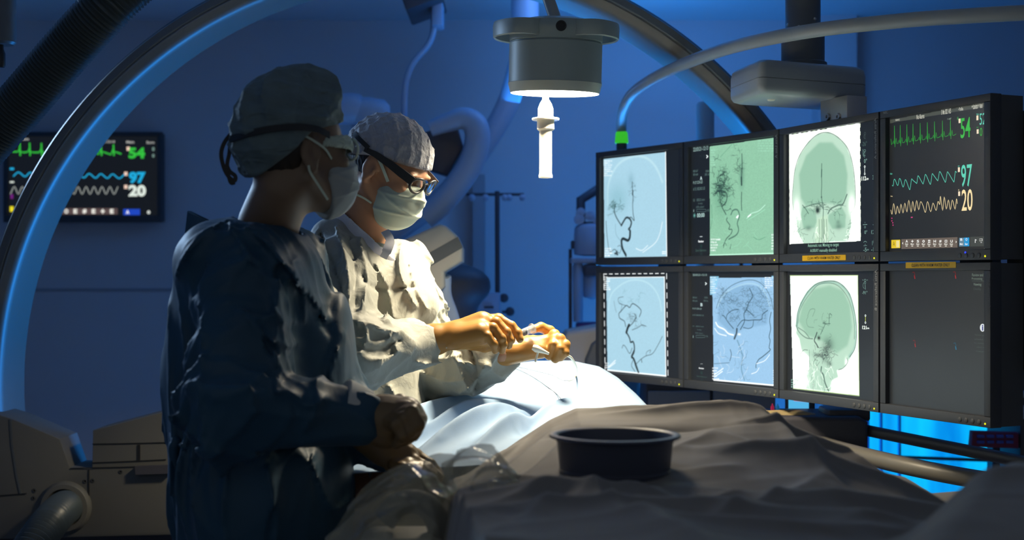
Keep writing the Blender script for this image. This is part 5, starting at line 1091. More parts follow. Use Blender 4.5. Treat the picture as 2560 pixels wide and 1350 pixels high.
# glossy blue drape window by the second surgeon's waist
# -- clear plastic covers at the bottom
pc_ = Pt(1025, 1285, 2.12)
def fplas(P):
    d = smin(ell(P, Pt(1020, 1330, 2.12), (.075, .07, .095)), ell(P, Pt(985, 1400, 2.12), (.095, .08, .10)), .04)
    return d-folds(P, (.2, 0, 1), 42, .016, 71, 4)-folds(P, (1, 0, .5), 60, .010, 72, 3)-.004*np.sin(P[..., 0]*60+np.sin(P[..., 2]*40)*1.5)
V, Q = nets(fplas, (pc_[0]-.13, 1.98, .84), (pc_[0]+.12, 2.26, 1.12), .0035)
o = mesh_obj('plastic_cover', V, Q, M['clear_sheet']); tag(o, 'bulging crumpled clear plastic cover at the bottom beside the dark gown', 'plastic cover')
kn = empty('control_lever', Pt(1060, 1360, 2.15), 'dark control levers showing through the crumpled plastic at the bottom', 'control')
MB().tube(spline([Pt(960, 1300, 2.14), Pt(1000, 1260, 2.14), Pt(1060, 1262, 2.14), Pt(1100, 1320, 2.14), Pt(1110, 1440, 2.14)], 6), .02, 16).build('lever', M['dark_equipment'], kn)
MB().box(Pt(1010, 1450, 2.16), (.14, .1, .16), bevel=.02).build('box', M['beige'], kn); MB().tube([(Pt(1010, 0, 2.16)[0], 2.16, 0), (Pt(1010, 0, 2.16)[0], 2.16, .9)], .03, 16).build('post', M['steel'], kn)
def fplas2(P):
    d = chain(P, [Pt(1105, 1190, 2.16), Pt(1190, 1196, 2.1), Pt(1240, 1232, 2.02), Pt(1262, 1290, 1.95), Pt(1340, 1375, 1.85)], [.016, .028, .024, .020, .026], .03)
    return d-folds(P, (1, -.4, -.5), 60, .020, 73, 4)
lo = Pt(1120, 1400, 1.95); V, Q = nets(fplas2, (-.15, 1.78, .92), (.10, 2.22, 1.10), .003)
o = mesh_obj('plastic_cover', V, Q, M['clear_sheet']); tag(o, 'shiny strip of clear plastic sheet lying over the left end of the foreground drape', 'plastic cover')
# ---------------------------------------------------------------- people
def headframe(center, yaw, pitch, roll=0, s=1.):
    f = Vector((math.cos(yaw)*math.cos(pitch), math.sin(yaw)*math.cos(pitch), -math.sin(pitch)))
    l = Vector((-math.sin(yaw), math.cos(yaw), 0)); up = f.cross(l)
    if roll: q = Matrix.Rotation(roll, 3, f); l = q@l; up = q@up
    R = np.array([f, l, up], np.float32)              # rows: local axes in world
    c = np.asarray(center, np.float32)
    return dict(R=R, c=c, s=s, w=lambda p: c+(np.asarray(p, float)*s)@R, l=lambda P: ((P-c)@R.T)/s)
def head_sdf(H, P):
    q = H['l'](P)
    d = ell(q, (-.012, 0, .035), (.098, .078, .090))
    d = smin(d, ell(q, (.040, 0, .010), (.052, .062, .070)), .02)
    d = smin(d, ell(q, (.042, 0, -.045), (.048, .052, .062)), .02)
    d = smin(d, ell(q, (.066, 0, -.088), (.024, .026, .022)), .018)                    # chin
    for s in (1, -1):
        d = smin(d, cap(q, (.0, .062*s, -.045), (.060, .030*s, -.088), .018, .014), .02)   # jaw
        d = smin(d, ell(q, (.070, .038*s, -.018), (.022, .022, .018)), .014)               # cheekbone
        d = smax(d, -ell(q, (.098, .033*s, .008), (.017, .019, .013)), .010)               # eye socket
        d = smin(d, ell(q, (.078, .031*s, .005), (.013, .013, .011)), .004)
        d = smin(d, ell(q, (.088, .030*s, .026), (.010, .024, .006)), .008)                # brow
        e = ell(q, (-.004, .078*s, -.002), (.021, .0075, .033)); e = smax(e, -ell(q, (.002, .088*s, .004), (.012, .010, .020)), .004)
        e = smin(e, ell(q, (-.002, .083*s, -.030), (.009, .006, .010)), .006); e = smin(e, ell(q, (.010, .080*s, -.004), (.004, .006, .007)), .004)
        d = smin(d, e, .006)
    d = smin(d, cap(q, (.094, 0, .012), (.113, 0, -.022), .007, .011), .010); d = smin(d, ell(q, (.102, 0, -.028), (.014, .017, .009)), .006)
    d = smin(d, ell(q, (.092, 0, -.056), (.010, .022, .006)), .006); d = smin(d, ell(q, (.090, 0, -.067), (.009, .020, .006)), .006)
    return d
def zaxis(z0, zf, z1, coarse=.011, fine=.0042): return np.concatenate([np.arange(z0, zf, coarse), np.arange(zf, z1, fine)])
def person(name, label, H, neck, chest, hips, sh, el, wr, feet, skin, hair_c, boxc, tw):
    o = empty(name, (hips[0], hips[1], 0), label, 'person')
    neck_top = H['w']((-.025, 0, -.055))
    def body(P):
        d = head_sdf(H, P)
        d = smin(d, cap(P, neck_top, neck, .052, .056), .025)
        q = P*np.array([1, tw, 1], np.float32); m = lambda p: np.asarray(p)*np.array([1, tw, 1])
        t = smin(cap(q, m(chest), m(hips), .095, .11), cap(q, m(neck)-np.array([0, 0, .09]), m(chest), .060, .095), .05); d = smin(d, t, .03)
        for i in (0, 1):
            d = smin(d, cap(P, sh[i], el[i], .042, .036), .04); d = smin(d, cap(P, el[i], wr[i], .034, .026), .015)
            d = smin(d, cap(P, wr[i], np.asarray(wr[i])+(np.asarray(wr[i])-np.asarray(el[i]))*.2, .026, .020), .015)
            d = smin(d, cap(P, np.asarray(hips)+np.array([0, (.08 if i else -.08), 0]), feet[i]+np.array([0, 0, .45]), .095, .06), .05)
            d = smin(d, cap(P, feet[i]+np.array([0, 0, .45]), feet[i]+np.array([0, 0, .07]), .058, .040), .02)
        return d
    lo, hi = boxc
    V, Q = nets(body, lo, hi, [np.arange(lo[0], hi[0], .0058), np.arange(lo[1], hi[1], .0058), zaxis(.03, neck[2]-.05, hi[2])])
    b = mesh_obj('body', V, Q, skin, o)
    for i in (0, 1):
        f = feet[i]; V, Q = nets(lambda P: smax(smin(ell(P, f+np.array([.06, 0, .04]), (.14, .05, .05)), ell(P, f+np.array([-.02, 0, .05]), (.07, .045, .06)), .03), f[2]+.004-P[..., 2], .01), f-np.array([.12, .08, .02]), f+np.array([.24, .08, .16]), .01)
        mesh_obj('shoe', V, Q, M['black'], o)
    return o
# ======== first surgeon (left, back to the camera)
H1 = headframe(Pt(738, 388, 2.45), math.radians(33), math.radians(-3), 0, .95)
hip1 = np.array([Pt(668, 1400, 2.52)[0], 2.52, .86]); ch1 = Pt(628, 720, 2.52); nk1 = Pt(672, 560, 2.49)
sh1 = [Pt(615, 665, 2.38), Pt(728, 668, 2.66)]; el1 = [Pt(590, 1020, 2.27), Pt(770, 960, 2.66)]; wr1 = [Pt(888, 1042, 2.33), Pt(930, 1085, 2.50)]
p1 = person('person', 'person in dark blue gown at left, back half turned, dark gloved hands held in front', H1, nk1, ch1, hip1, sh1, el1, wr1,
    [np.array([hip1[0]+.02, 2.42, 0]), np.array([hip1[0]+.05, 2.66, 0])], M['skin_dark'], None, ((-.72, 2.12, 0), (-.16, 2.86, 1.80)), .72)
def gown(parent, name, m, neck, chest, hips, sh, el, wr, lo, hi, tw, R, seed, hem, extra=None, res=.0052, hw=.165, cre=()):
    q_ = np.array([1, tw, 1], np.float32)
    def f(P):
        q = P*q_; mm = lambda p: np.asarray(p)*q_
        t = smin(cap(q, mm(chest), mm(hips), R[0], R[1]), cap(q, mm(neck)-np.array([0, 0, .075]), mm(chest), R[2], R[0]), .06)
        t = smin(t, cap(q, mm(hips), mm((hips[0], hips[1], hem-.2)), R[1], hw), .05)
        t = t-folds(P, (0, 0, 1), 30, (.026 if seed < 20 else .017), seed, 4)*np.clip((chest[2]-P[..., 2])*5+.35, .3, 1)
        arms = None
        for i in (0, 1):
            ax1 = np.asarray(el[i])-np.asarray(sh[i]); ax2 = np.asarray(wr[i])-np.asarray(el[i])
            a = smin(cap(P, sh[i], el[i], R[3], R[4]), cap(P, el[i], wr[i], R[4]*.98, R[5]), .03)
            h = np.clip(((P-np.asarray(el[i], np.float32))@ax2.astype(np.float32))/(ax2@ax2), 0, 1)
            a = a-folds(P, ax2+np.array([0, 0, -.2])*0+ax1*.25, 44, .020, seed+9+i, 4)-folds(P, np.cross(ax2, (0, 1, .2)), 60, .018, seed+31+i, 3)*np.exp(-((h-.15)/.3)**2)
            arms = a if arms is None else np.minimum(arms, a)
        d = smin(t, arms, .022)
        if extra: d = extra(P, d)
        for pts, dep, wd, amp in cre:
            pp = spline([Pt(x, y, dep) for x, y in pts], 3) if len(pts) > 2 else [Pt(*pts[0], dep), Pt(*pts[1], dep)]
            D2 = None; n_ = len(pp)-1; PX = P[..., 0]; PZ = P[..., 2]
            for i_ in range(n_):
                a_, b_ = pp[i_], pp[i_+1]; ab = b_-a_; h_ = np.clip(((PX-a_[0])*ab[0]+(PZ-a_[2])*ab[2])/(ab[0]**2+ab[2]**2), 0, 1)
                e_ = np.hypot(PX-a_[0]-h_*ab[0], PZ-a_[2]-h_*ab[2])/(.35+.65*math.sin(math.pi*(i_+.5)/n_)); D2 = e_ if D2 is None else np.minimum(D2, e_)
            d = d-amp*np.exp(-D2/wd)*np.clip((dep+.10-P[..., 1])*12, 0, 1)
        # neckline opening and hem
        d = smax(d, -(cap(P, np.asarray(neck)+np.array([0, 0, .10]), np.asarray(neck)+np.array([.0, 0, -.018]), .064, .062)), .006)
        return np.maximum(d, hem-P[..., 2])
    V, Q = nets(f, lo, hi, res)
    return mesh_obj(name, V, Q, m, parent)
def ext1(P, d):
    # blousing above the tie at the back, pinched waist
    d = smin(d, ell(P, Pt(478, 960, 2.50), (.050, .09, .15)), .05)
    d = smin(d, ell(P, Pt(850, 905, 2.56), (.028, .09, .13)), .05)
    d = smin(d, ell(P, Pt(535, 640, 2.48), (.055, .13, .06)), .05)
    return d
CR1 = [([(488, 650), (520, 600), (575, 552)], 2.42, .008, .012), ([(455, 690), (490, 640), (545, 590)], 2.42, .008, .010), ([(595, 560), (690, 690), (742, 800)], 2.42, .008, .014), ([(640, 572), (725, 645), (792, 765)], 2.42, .008, .014),
    ([(675, 585), (765, 690), (815, 800)], 2.45, .007, .012), ([(632, 775), (690, 830), (735, 862)], 2.35, .007, .012), ([(722, 700), (716, 800), (735, 960)], 2.38, .008, .016), ([(748, 650), (765, 720), (762, 800)], 2.42, .007, .012),
    ([(533, 800), (548, 900), (562, 1060)], 2.36, .007, .012), ([(733, 962), (760, 968), (790, 1000), (830, 985)], 2.34, .008, .018), ([(672, 1110), (750, 1115), (822, 1140)], 2.36, .010, -.016), ([(790, 1120), (815, 1200), (845, 1270), (898, 1225)], 2.42, .007, .012),
    ([(815, 985), (800, 1030), (775, 1065)], 2.30, .008, .012), ([(852, 870), (838, 930), (850, 980)], 2.5, .008, .014), ([(480, 960), (500, 1060), (520, 1100)], 2.4, .008, .012), ([(470, 1120), (500, 1060), (560, 1090)], 2.36, .008, -.010),
    ([(700, 900), (640, 960), (580, 980)], 2.3, .010, .010), ([(600, 1150), (590, 1250), (600, 1350)], 2.4, .012, .012), ([(700, 1150), (720, 1250), (715, 1350)], 2.4, .012, .012), ([(660, 1010), (760, 1030), (840, 1030)], 2.3, .012, .008)]
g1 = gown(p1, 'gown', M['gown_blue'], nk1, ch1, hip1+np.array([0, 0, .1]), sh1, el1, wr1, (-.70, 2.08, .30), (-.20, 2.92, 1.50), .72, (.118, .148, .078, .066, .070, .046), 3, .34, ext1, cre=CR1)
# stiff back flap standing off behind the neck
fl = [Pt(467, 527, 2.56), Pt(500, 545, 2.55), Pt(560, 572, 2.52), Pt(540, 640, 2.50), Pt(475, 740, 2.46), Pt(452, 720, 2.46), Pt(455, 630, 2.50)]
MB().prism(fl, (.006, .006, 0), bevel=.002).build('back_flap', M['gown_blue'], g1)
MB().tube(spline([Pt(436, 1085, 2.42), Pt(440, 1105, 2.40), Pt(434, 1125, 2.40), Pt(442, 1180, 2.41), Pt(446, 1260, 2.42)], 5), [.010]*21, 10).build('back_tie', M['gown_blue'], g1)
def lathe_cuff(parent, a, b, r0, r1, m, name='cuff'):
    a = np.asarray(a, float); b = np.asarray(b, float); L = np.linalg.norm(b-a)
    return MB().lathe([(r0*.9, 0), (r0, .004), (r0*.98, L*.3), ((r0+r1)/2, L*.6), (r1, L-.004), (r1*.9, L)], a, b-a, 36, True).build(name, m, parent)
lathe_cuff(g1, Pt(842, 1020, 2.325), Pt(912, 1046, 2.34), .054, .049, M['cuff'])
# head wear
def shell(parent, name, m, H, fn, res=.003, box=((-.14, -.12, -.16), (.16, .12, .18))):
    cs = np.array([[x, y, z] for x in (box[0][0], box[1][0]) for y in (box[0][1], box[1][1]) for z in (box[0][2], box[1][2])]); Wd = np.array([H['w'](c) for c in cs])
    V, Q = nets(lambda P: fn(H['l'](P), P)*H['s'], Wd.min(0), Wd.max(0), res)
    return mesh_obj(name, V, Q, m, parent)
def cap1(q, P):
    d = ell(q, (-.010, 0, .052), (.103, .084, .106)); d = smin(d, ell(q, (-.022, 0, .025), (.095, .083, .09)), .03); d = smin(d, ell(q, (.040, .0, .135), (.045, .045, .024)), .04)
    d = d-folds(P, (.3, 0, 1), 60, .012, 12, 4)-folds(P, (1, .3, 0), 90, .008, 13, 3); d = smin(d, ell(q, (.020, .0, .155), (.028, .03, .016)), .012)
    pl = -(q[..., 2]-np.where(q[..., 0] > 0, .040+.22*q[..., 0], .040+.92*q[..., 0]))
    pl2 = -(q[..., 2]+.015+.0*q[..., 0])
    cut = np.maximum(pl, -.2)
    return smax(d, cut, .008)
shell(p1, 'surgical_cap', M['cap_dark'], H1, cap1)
def headpath(H, pts, off=0): return [H['w'](p) for p in pts]
def hair(q, P):
    d = ell(q, (-.012, 0, .032), (.1015, .0815, .092)); d = smax(d, q[..., 0]+.018+.0*q[..., 2], .004); d = smax(d, -.052-.35*(q[..., 0]+.06)-q[..., 2], .004); return d-folds(P, (0, 0, 1), 200, .0015, 61, 3)
shell(p1, 'hair', M['hair'], H1, hair)
# mask: shell hugging the lower face
def mask_sdf(q, P, bul=.0, side=.012):
    d = ell(q, (.060, 0, -.056), (.060+bul, .062+bul*.5, .066+bul)); d = smin(d, cap(q, (.100, 0, .0), (.118, 0, -.03), .010, .012), .012)
    for i, z in enumerate((-.030, -.052, -.074)): d = d-.0030*np.exp(-((q[..., 2]-z-.25*(q[..., 0]-.09)*(-1 if i == 1 else 1))/.0035)**2)
    d = d-folds(P, (1, 0, -.3), 90, .002, 55, 3)
    d = smax(d, side+.25*np.abs(q[..., 2]+.05)-q[..., 0]+.018, .004); d = smax(d, q[..., 2]-.006+np.abs(q[..., 1])*.35, .004); return d
mk1 = shell(p1, 'face_mask', M['mask_grey'], H1, lambda q, P: mask_sdf(q, P, .002, .020), .0026)
def strap(parent, H, pts, wd, m, name, th=.0012, n=6):
    P_ = spline([H['w'](p) for p in pts], n); nm = [np.asarray(p)-H['w']((0, 0, min(.05, 0))) for p in P_]
    return MB().ribbon(P_, nm, wd, th).build(name, m, parent)
for z0, p in ((0, [(.045, -.064, -.012), (.025, -.079, .006), (.000, -.086, .020), (-.02, -.088, .03)]), (1, [(.035, -.060, -.088), (.012, -.072, -.062), (-.010, -.086, -.038), (-.014, -.088, -.025)])):
    strap(mk1, H1, p, .0042, M['mask_pale'], 'ear_loop')
# goggles with side shield, strap and dangling ends
gl1 = MB().tube([H1['w']((.104+.0*t, -.032+.026*math.cos(t), .008+.020*math.sin(t))) for t in np.linspace(0, 2*math.pi, 29)], .0022, 8, cap=False).build('goggles', M['mask_pale'], p1)
V, Q = nets(lambda P: (lambda q: smax(smax(np.abs(ell(q, (.045, 0, .014), (.068, .074, .045)))-.0012, .022-q[..., 0]-.02, .002), np.abs(q[..., 2]-.020-.0*q[..., 0])-.011-.10*np.clip(q[..., 0]-.04, 0, 1), .002))(H1['l'](P)), H1['w']((.04, 0, 0))-.13, H1['w']((.04, 0, 0))+.13, .0022)
mesh_obj('side_shield', V, Q, M['mask_pale'], gl1)
MB().prism([H1['w']((.105, -.032+.024*math.cos(t*.3927), .008+.018*math.sin(t*.3927))) for t in range(16)], H1['w']((.0015, 0, 0))-H1['w']((0, 0, 0))).build('lens', M['lens'], gl1)
strap(gl1, H1, [(.030, -.091, .030), (.0, -.1005, .040), (-.04, -.100, .044), (-.08, -.080, .042), (-.112, -.045, .036), (-.128, 0, .030)], .013, M['rubber'], 'head_strap', .002)
for pts, r_ in (([Pt(606, 318, 2.40), Pt(585, 328, 2.41), Pt(562, 355, 2.42), Pt(553, 385, 2.42), Pt(560, 420, 2.42), Pt(572, 442, 2.42), Pt(586, 452, 2.42), (Pt(588, 440, 2.42)), Pt(574, 428, 2.42), Pt(566, 410, 2.42)], .0030),
        ([Pt(590, 330, 2.40), Pt(578, 350, 2.41), Pt(573, 385, 2.42), Pt(568, 415, 2.42), Pt(576, 455, 2.42), Pt(588, 456, 2.42)], .0028), ([Pt(612, 352, 2.40), Pt(594, 350, 2.41), Pt(580, 350, 2.41)], .0028), ([Pt(612, 362, 2.40), Pt(594, 364, 2.41), Pt(580, 362, 2.41)], .0028)):
    MB().ribbon(spline(pts, 6), (0, -1, .2), r_*2.4, .0022).build('strap_end', M['rubber'], gl1)
# ---- gloved hands
def hand(parent, palm, fingers, m, name, kp=.006, res=.0019, pad=.03, extra=None):
    """palm: list of (a,b,ra,rb); fingers: list of (points, radii) each its own chain rooted in the palm"""
    allp = [np.asarray(x) for a in palm for x in a[:2]]+[np.asarray(x) for f in fingers for x in f[0]]
    lo = np.min(allp, 0)-pad; hi = np.max(allp, 0)+pad
    def f(P):
        d = None
        for a, b, ra, rb in palm: e = cap(P, a, b, ra, rb); d = e if d is None else smin(d, e, .014)
        if extra: d = extra(P, d)
        for pts, rad in fingers:
            e = chain(P, pts, rad, .003); d = smin(d, e, kp)
            for p, r in zip(pts[1:-1], rad[1:-1]): d = smin(d, ell(P, p, (r*1.07,)*3), .002)
        return d-folds(P, (1, 0, .3), 130, .0012, 77, 3)
    V, Q = nets(f, lo, hi, res); return mesh_obj(name, V, Q, m, parent)
def T(*a): return [Pt(*p) for p in a]
D = 2.34
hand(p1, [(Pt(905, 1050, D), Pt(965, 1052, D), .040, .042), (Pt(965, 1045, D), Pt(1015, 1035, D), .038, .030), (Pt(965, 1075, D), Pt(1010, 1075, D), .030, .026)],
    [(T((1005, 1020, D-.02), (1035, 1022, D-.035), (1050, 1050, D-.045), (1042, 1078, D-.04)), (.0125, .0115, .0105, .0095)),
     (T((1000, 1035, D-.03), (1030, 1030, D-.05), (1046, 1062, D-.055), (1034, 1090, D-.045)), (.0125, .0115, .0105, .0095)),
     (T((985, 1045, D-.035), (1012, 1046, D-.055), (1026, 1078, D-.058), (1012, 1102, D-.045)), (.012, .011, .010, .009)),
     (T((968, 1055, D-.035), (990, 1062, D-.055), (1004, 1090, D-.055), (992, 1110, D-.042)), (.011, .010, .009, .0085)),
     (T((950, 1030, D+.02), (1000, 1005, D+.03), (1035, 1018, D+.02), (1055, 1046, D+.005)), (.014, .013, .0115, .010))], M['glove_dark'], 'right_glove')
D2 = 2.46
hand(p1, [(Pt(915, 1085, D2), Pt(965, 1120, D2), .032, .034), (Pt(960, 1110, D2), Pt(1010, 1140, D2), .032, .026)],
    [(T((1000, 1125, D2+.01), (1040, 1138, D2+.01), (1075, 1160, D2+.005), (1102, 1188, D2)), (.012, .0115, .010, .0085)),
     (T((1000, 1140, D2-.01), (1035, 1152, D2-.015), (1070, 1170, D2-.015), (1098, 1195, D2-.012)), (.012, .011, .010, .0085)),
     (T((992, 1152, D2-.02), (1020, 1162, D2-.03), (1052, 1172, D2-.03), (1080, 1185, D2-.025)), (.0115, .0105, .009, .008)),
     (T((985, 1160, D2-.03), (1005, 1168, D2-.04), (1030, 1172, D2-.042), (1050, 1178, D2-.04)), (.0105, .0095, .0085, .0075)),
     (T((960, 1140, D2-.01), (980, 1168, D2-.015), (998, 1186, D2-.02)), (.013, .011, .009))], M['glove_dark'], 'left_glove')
# ======== second surgeon (centre, lit by the lamp)
H2 = headframe(Pt(969, 424, 3.0), math.radians(-24), math.radians(29), 0, .905)
hip2 = np.array([Pt(930, 1400, 3.12)[0], 3.12, .88]); ch2 = Pt(905, 740, 3.10); nk2 = Pt(905, 592, 3.04)
sh2 = [Pt(838, 690, 2.94), Pt(1000, 690, 3.24)]; el2 = [Pt(870, 893, 2.78), Pt(1078, 930, 3.22)]; wr2 = [Pt(1040, 862, 2.92), Pt(1222, 893, 3.04)]
p2 = person('person', 'person in lamp-lit pale gown, cap, glasses and mask, looking down at a syringe', H2, nk2, ch2, hip2, sh2, el2, wr2,
    [np.array([hip2[0]+.0, 3.02, 0]), np.array([hip2[0]+.03, 3.26, 0])], M['skin'], None, ((-.56, 2.66, 0), (.06, 3.44, 1.80)), .78)
def ext2(P, d):
    d = smin(d, cap(P, Pt(1000, 655, 3.14), Pt(1040, 760, 3.12), .052, .055), .04)
    d = smin(d, cap(P, Pt(830, 600, 3.0), Pt(830, 690, 2.96), .05, .06), .04)
    d = smin(d, cap(P, Pt(1080, 925, 3.16), Pt(1185, 940, 3.06), .055, .042), .03)
    return d
CR2 = [([(785, 600), (838, 700), (905, 790)], 2.96, .010, .022), ([(800, 585), (830, 640), (862, 700), (880, 740)], 2.96, .006, -.022), ([(850, 570), (890, 660), (908, 780)], 3.0, .009, .020), ([(880, 600), (900, 650), (915, 760)], 3.0, .006, -.014), ([(912, 600), (940, 690), (936, 800)], 3.04, .008, .016),
    ([(1005, 610), (1012, 690), (1042, 762)], 3.08, .008, .016), ([(955, 660), (980, 720), (992, 790)], 3.06, .008, .014), ([(1030, 660), (1045, 720), (1070, 770)], 3.1, .007, .012), ([(930, 690), (960, 720), (1040, 716)], 3.06, .005, -.010),
    ([(858, 790), (925, 800), (1000, 828)], 2.85, .009, .022), ([(850, 780), (880, 830), (905, 880)], 2.85, .008, .016), ([(925, 800), (935, 830), (925, 870)], 2.86, .007, .016), ([(960, 812), (985, 830), (1005, 870)], 2.88, .007, .014), ([(900, 850), (950, 870), (1000, 850)], 2.84, .007, -.016),
    ([(820, 790), (838, 830), (850, 880)], 2.84, .009, .018), ([(850, 910), (900, 950), (960, 950)], 2.84, .010, .010), ([(1125, 858), (1160, 940), (1182, 985)], 3.06, .008, .018), ([(1178, 872), (1195, 930), (1188, 970)], 3.04, .006, -.014), ([(1215, 905), (1190, 950), (1150, 985)], 3.02, .007, .014),
    ([(1065, 890), (1110, 895), (1150, 880)], 3.1, .007, .014), ([(1060, 930), (1110, 950), (1160, 945)], 3.1, .009, .010), ([(985, 960), (1005, 1010), (1000, 1080)], 3.06, .008, .014), ([(930, 960), (925, 1050), (940, 1200)], 3.05, .012, .014), ([(960, 1130), (975, 1200), (970, 1300)], 3.05, .008, -.012)]
g2_ = gown(p2, 'gown', M['gown_pale'], nk2, ch2, hip2+np.array([0, 0, .1]), sh2, el2, wr2, (-.60, 2.62, .30), (.10, 3.50, 1.50), .80, (.118, .120, .078, .070, .064, .046), 23, .34, ext2, .0047, .15, cre=CR2)
lathe_cuff(g2_, Pt(1012, 862, 2.905), Pt(1052, 856, 2.93), .044, .040, M['cuff'])
# undershirt collar
cv = spline([Pt(962, 578, 2.95), Pt(975, 600, 2.94), Pt(968, 625, 2.93), Pt(958, 645, 2.93)], 5)
MB().ribbon(cv, (0.3, -1, .3), [.018]*6+[.020]*6+[.016]*(len(cv)-12), .004).build('shirt_collar', M['collar'], p2)
V, Q = nets(lambda P: np.maximum(np.abs(smin(cap(P, nk2+np.array([.0, 0, .03]), nk2-np.array([-.02, 0, .05]), .066, .075), ell(P, nk2+np.array([.03, -.02, -.03]), (.05, .06, .03)), .02)-folds(P, (0, 0, 1), 60, .004, 91, 3))-.0028, P[..., 2]-(nk2[2]+.022-.9*(P[..., 0]-nk2[0]))), nk2-.13, nk2+.13, .0035)
mesh_obj('undershirt', V, Q, M['collar'], p2)
def cap2(q, P):
    d = ell(q, (-.010, 0, .036), (.104, .084, .096)); d = smin(d, ell(q, (-.045, 0, .025), (.070, .076, .080)), .03)
    d = d-folds(P, (.2, .1, 1), 100, .008, 112, 4)-folds(P, (1, .3, 0), 130, .006, 113, 4)
    cut = -(q[..., 2]-np.where(q[..., 0] > 0, .030+.16*q[..., 0], .030+.42*q[..., 0])); d = smax(d, cut, .006)
    band = np.abs(cut+.007)-.0045; d = smin(d, smax(ell(q, (-.010, 0, .036), (.1065, .0865, .0985)), band, .003), .002)
    return d
shell(p2, 'surgical_cap', M['cap_pale'], H2, cap2, .0028)
mk2 = shell(p2, 'face_mask', M['mask_pale'], H2, lambda q, P: mask_sdf(q, P, .006, .010), .0024)
strap(mk2, H2, [(.050, -.066, -.012), (.030, -.077, .010), (.010, -.084, .028), (-.002, -.086, .036)], .0065, M['mask_pale'], 'upper_tie')
strap(mk2, H2, [(.034, -.064, -.078), (.012, -.075, -.075), (-.020, -.078, -.078), (-.055, -.070, -.080), (-.085, -.050, -.082), (-.105, -.01, -.08)], .0065, M['mask_pale'], 'lower_tie')
shell(p2, 'hair', M['hair'], H2, hair)
# spectacles
fr = MB()
for s_ in (-1, 1):
    fr.tube([H2['w']((.112-.008*abs(math.cos(t))*0-.35*max(0, abs(.034*s_+.027*math.cos(t))-.034), .034*s_+.026*math.cos(t), .010+.0185*math.sin(t))) for t in np.linspace(0, 2*math.pi, 33)], .0028, 10, cap=False)
fr.tube([H2['w'](p) for p in ((.112, -.008, .016), (.115, 0, .019), (.112, .008, .016))], .002, 8)
sp = fr.build('spectacles', M['black'], p2)
for s_ in (-1, 1):
    MB().lathe([(0, .002), (.010, .0015), (.0180, 0), (.0180, -.001), (0, .0005)], H2['w']((.1105, .034*s_, .011)), H2['w']((1, .25*s_, 0))-H2['w']((0, 0, 0)), 32, False).build('lens', M['lens'], sp)
    wds = [.019, .019, .016, .013, .010]; pts = [H2['w'](p) for p in ((.106, .060*s_, .018), (.075, .072*s_, .024), (.040, .081*s_, .030), (.0, .090*s_, .034), (-.03, .092*s_, .032))]
    MB().ribbon(pts, [H2['w']((0, s_, 0))-H2['w']((0, 0, 0))]*5, wds, .004).build('temple', M['black'], sp)
    ey = MB().lathe([(0, -.011), (.0055, -.0095), (.0095, -.0055), (.011, 0), (.0095, .0055), (.0055, .0095), (0, .011)], H2['w']((.079, .031*s_, .005)), H2['w']((1, 0, 0))-H2['w']((0, 0, 0)), 24).build('eyeball', mat('eye_white', (.7, .68, .62), .2), p2)
    MB().lathe([(0, .0112), (.0035, .0108), (.005, .0102)], H2['w']((.0795, .031*s_, .003)), H2['w']((1, 0, -.25))-H2['w']((0, 0, 0)), 20, False).build('iris', mat('iris_brown', (.05, .03, .02), .1), ey)
strap(sp, H2, [(-.02, -.0965, .040), (-.05, -.0945, .046), (-.08, -.078, .048), (-.11, -.035, .044)], .010, M['rubber'], 'retainer_band', .0025)
# right hand (near): palm down, pinching the syringe
D = 2.93
hand(p2, [(Pt(1030, 858, D), Pt(1085, 850, D), .036, .033), (Pt(1085, 848, D), Pt(1135, 838, D), .030, .027), (Pt(1135, 836, D+.01), Pt(1205, 808, D+.015), .027, .026), (Pt(1140, 846, D-.015), Pt(1200, 834, D-.02), .024, .026), (Pt(1160, 850, D+.02), Pt(1215, 846, D+.02), .020, .018)],
    [(T((1205, 800, D+.03), (1246, 798, D+.03), (1278, 815, D+.025), (1294, 832, D+.02), (1300, 848, D+.015)), (.0125, .0118, .0102, .0092, .008)),
     (T((1208, 806, D+.01), (1240, 806, D+.005), (1266, 830, D), (1274, 850, D), (1272, 864, D+.002)), (.0125, .0115, .010, .009, .008)),
     (T((1205, 818, D-.012), (1232, 820, D-.02), (1254, 846, D-.022), (1258, 862, D-.02), (1255, 876, D-.016)), (.012, .011, .0095, .0085, .0075)),
     (T((1196, 834, D-.03), (1218, 840, D-.036), (1234, 860, D-.036), (1238, 876, D-.03)), (.011, .0098, .0085, .0075)),
     (T((1170, 858, D+.03), (1212, 866, D+.035), (1248, 862, D+.03), (1278, 850, D+.025)), (.014, .0125, .0108, .009))], M['glove'], 'right_glove', .004)
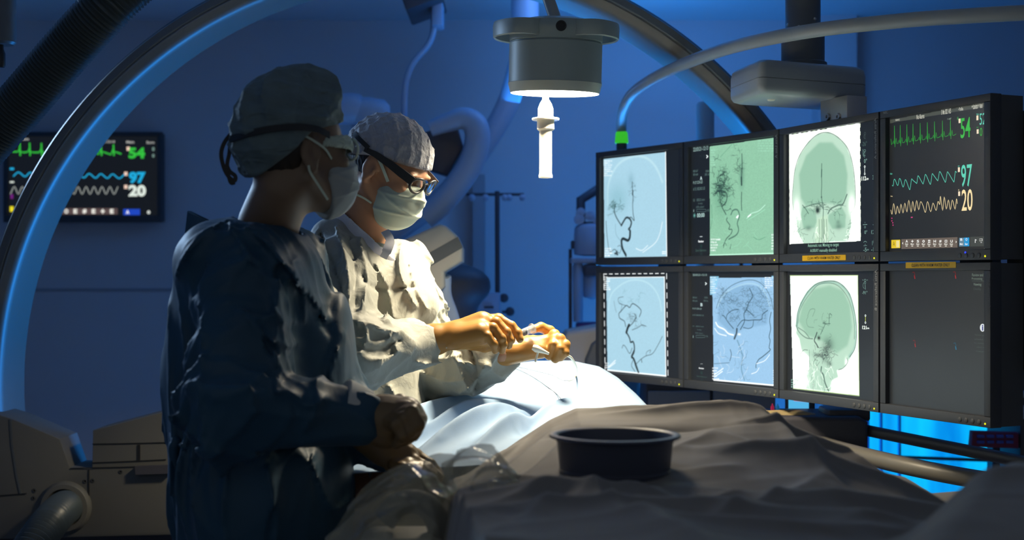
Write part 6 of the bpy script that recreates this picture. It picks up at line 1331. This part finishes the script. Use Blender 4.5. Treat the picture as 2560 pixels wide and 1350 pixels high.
# left hand (far): fingers folded over, knuckles up
D = 3.02
hand(p2, [(Pt(1222, 884, D), Pt(1262, 882, D), .033, .028), (Pt(1262, 880, D), Pt(1325, 868, D), .026, .022), (Pt(1290, 884, D-.01), Pt(1352, 876, D-.012), .019, .018), (Pt(1320, 866, D), Pt(1376, 852, D), .018, .016)],
    [(T((1376, 850, D+.03), (1374, 828, D+.03), (1352, 818, D+.025), (1332, 824, D+.015)), (.0125, .0120, .0105, .0090)),
     (T((1380, 856, D+.012), (1386, 838, D-.002), (1384, 862, D-.024), (1372, 890, D-.022)), (.0118, .0120, .0105, .0088)),
     (T((1388, 860, D), (1400, 848, D-.014), (1400, 872, D-.030), (1388, 898, D-.026)), (.0112, .0114, .010, .0085)),
     (T((1392, 866, D-.012), (1414, 862, D-.02), (1412, 882, D-.030), (1402, 894, D-.026)), (.0105, .0104, .0092, .008)),
     (T((1285, 872, D+.02), (1308, 852, D+.012), (1334, 852, D+.005), (1352, 862, D)), (.0135, .0125, .0110, .0095))], M['glove'], 'left_glove', .004)
# ---- syringe and hub held between the hands
sy = empty('syringe', Pt(1308, 835, 2.97), 'clear syringe with a black plunger ring pinched between the orange gloved hands', 'syringe')
a = Pt(1284, 842, 2.965); b_ = Pt(1330, 822, 3.0); dv = (b_-a); Ls = np.linalg.norm(dv); dv = dv/Ls
MB().lathe([(.0028, -.012), (.003, -.002), (.0075, 0), (.0085, .002), (.0085, Ls), (.012, Ls), (.012, Ls+.002), (.0085, Ls+.002)], a, dv, 28, True).build('barrel', M['syringe_clear'], sy)
MB().lathe([(0, Ls*.52), (.0078, Ls*.53), (.0078, Ls*.62), (0, Ls*.64)], a, dv, 24, True).build('plunger_seal', M['rubber'], sy)
MB().lathe([(.003, Ls*.62), (.003, Ls*1.0), (.008, Ls*1.02), (.009, Ls*1.07), (0, Ls*1.08)], a, dv, 20, True).build('plunger_rod', M['syringe_clear'], sy)
hb = empty('catheter_hub', Pt(1345, 872, 2.97), 'white catheter hub with a side port held under the curled left fingers', 'catheter hub')
a = Pt(1332, 868, 2.965); b_ = Pt(1362, 880, 2.96)
MB().tube([a, a*.7+b_*.3, a*.4+b_*.6, b_, Pt(1371, 884, 2.965)], [.006, .0085, .0065, .004, .003], 16).build('hub_body', M['white_plastic'], hb)
MB().tube([a*.5+b_*.5, Pt(1338, 905, 2.96)], .0022, 10).build('side_port', M['white_plastic'], hb)
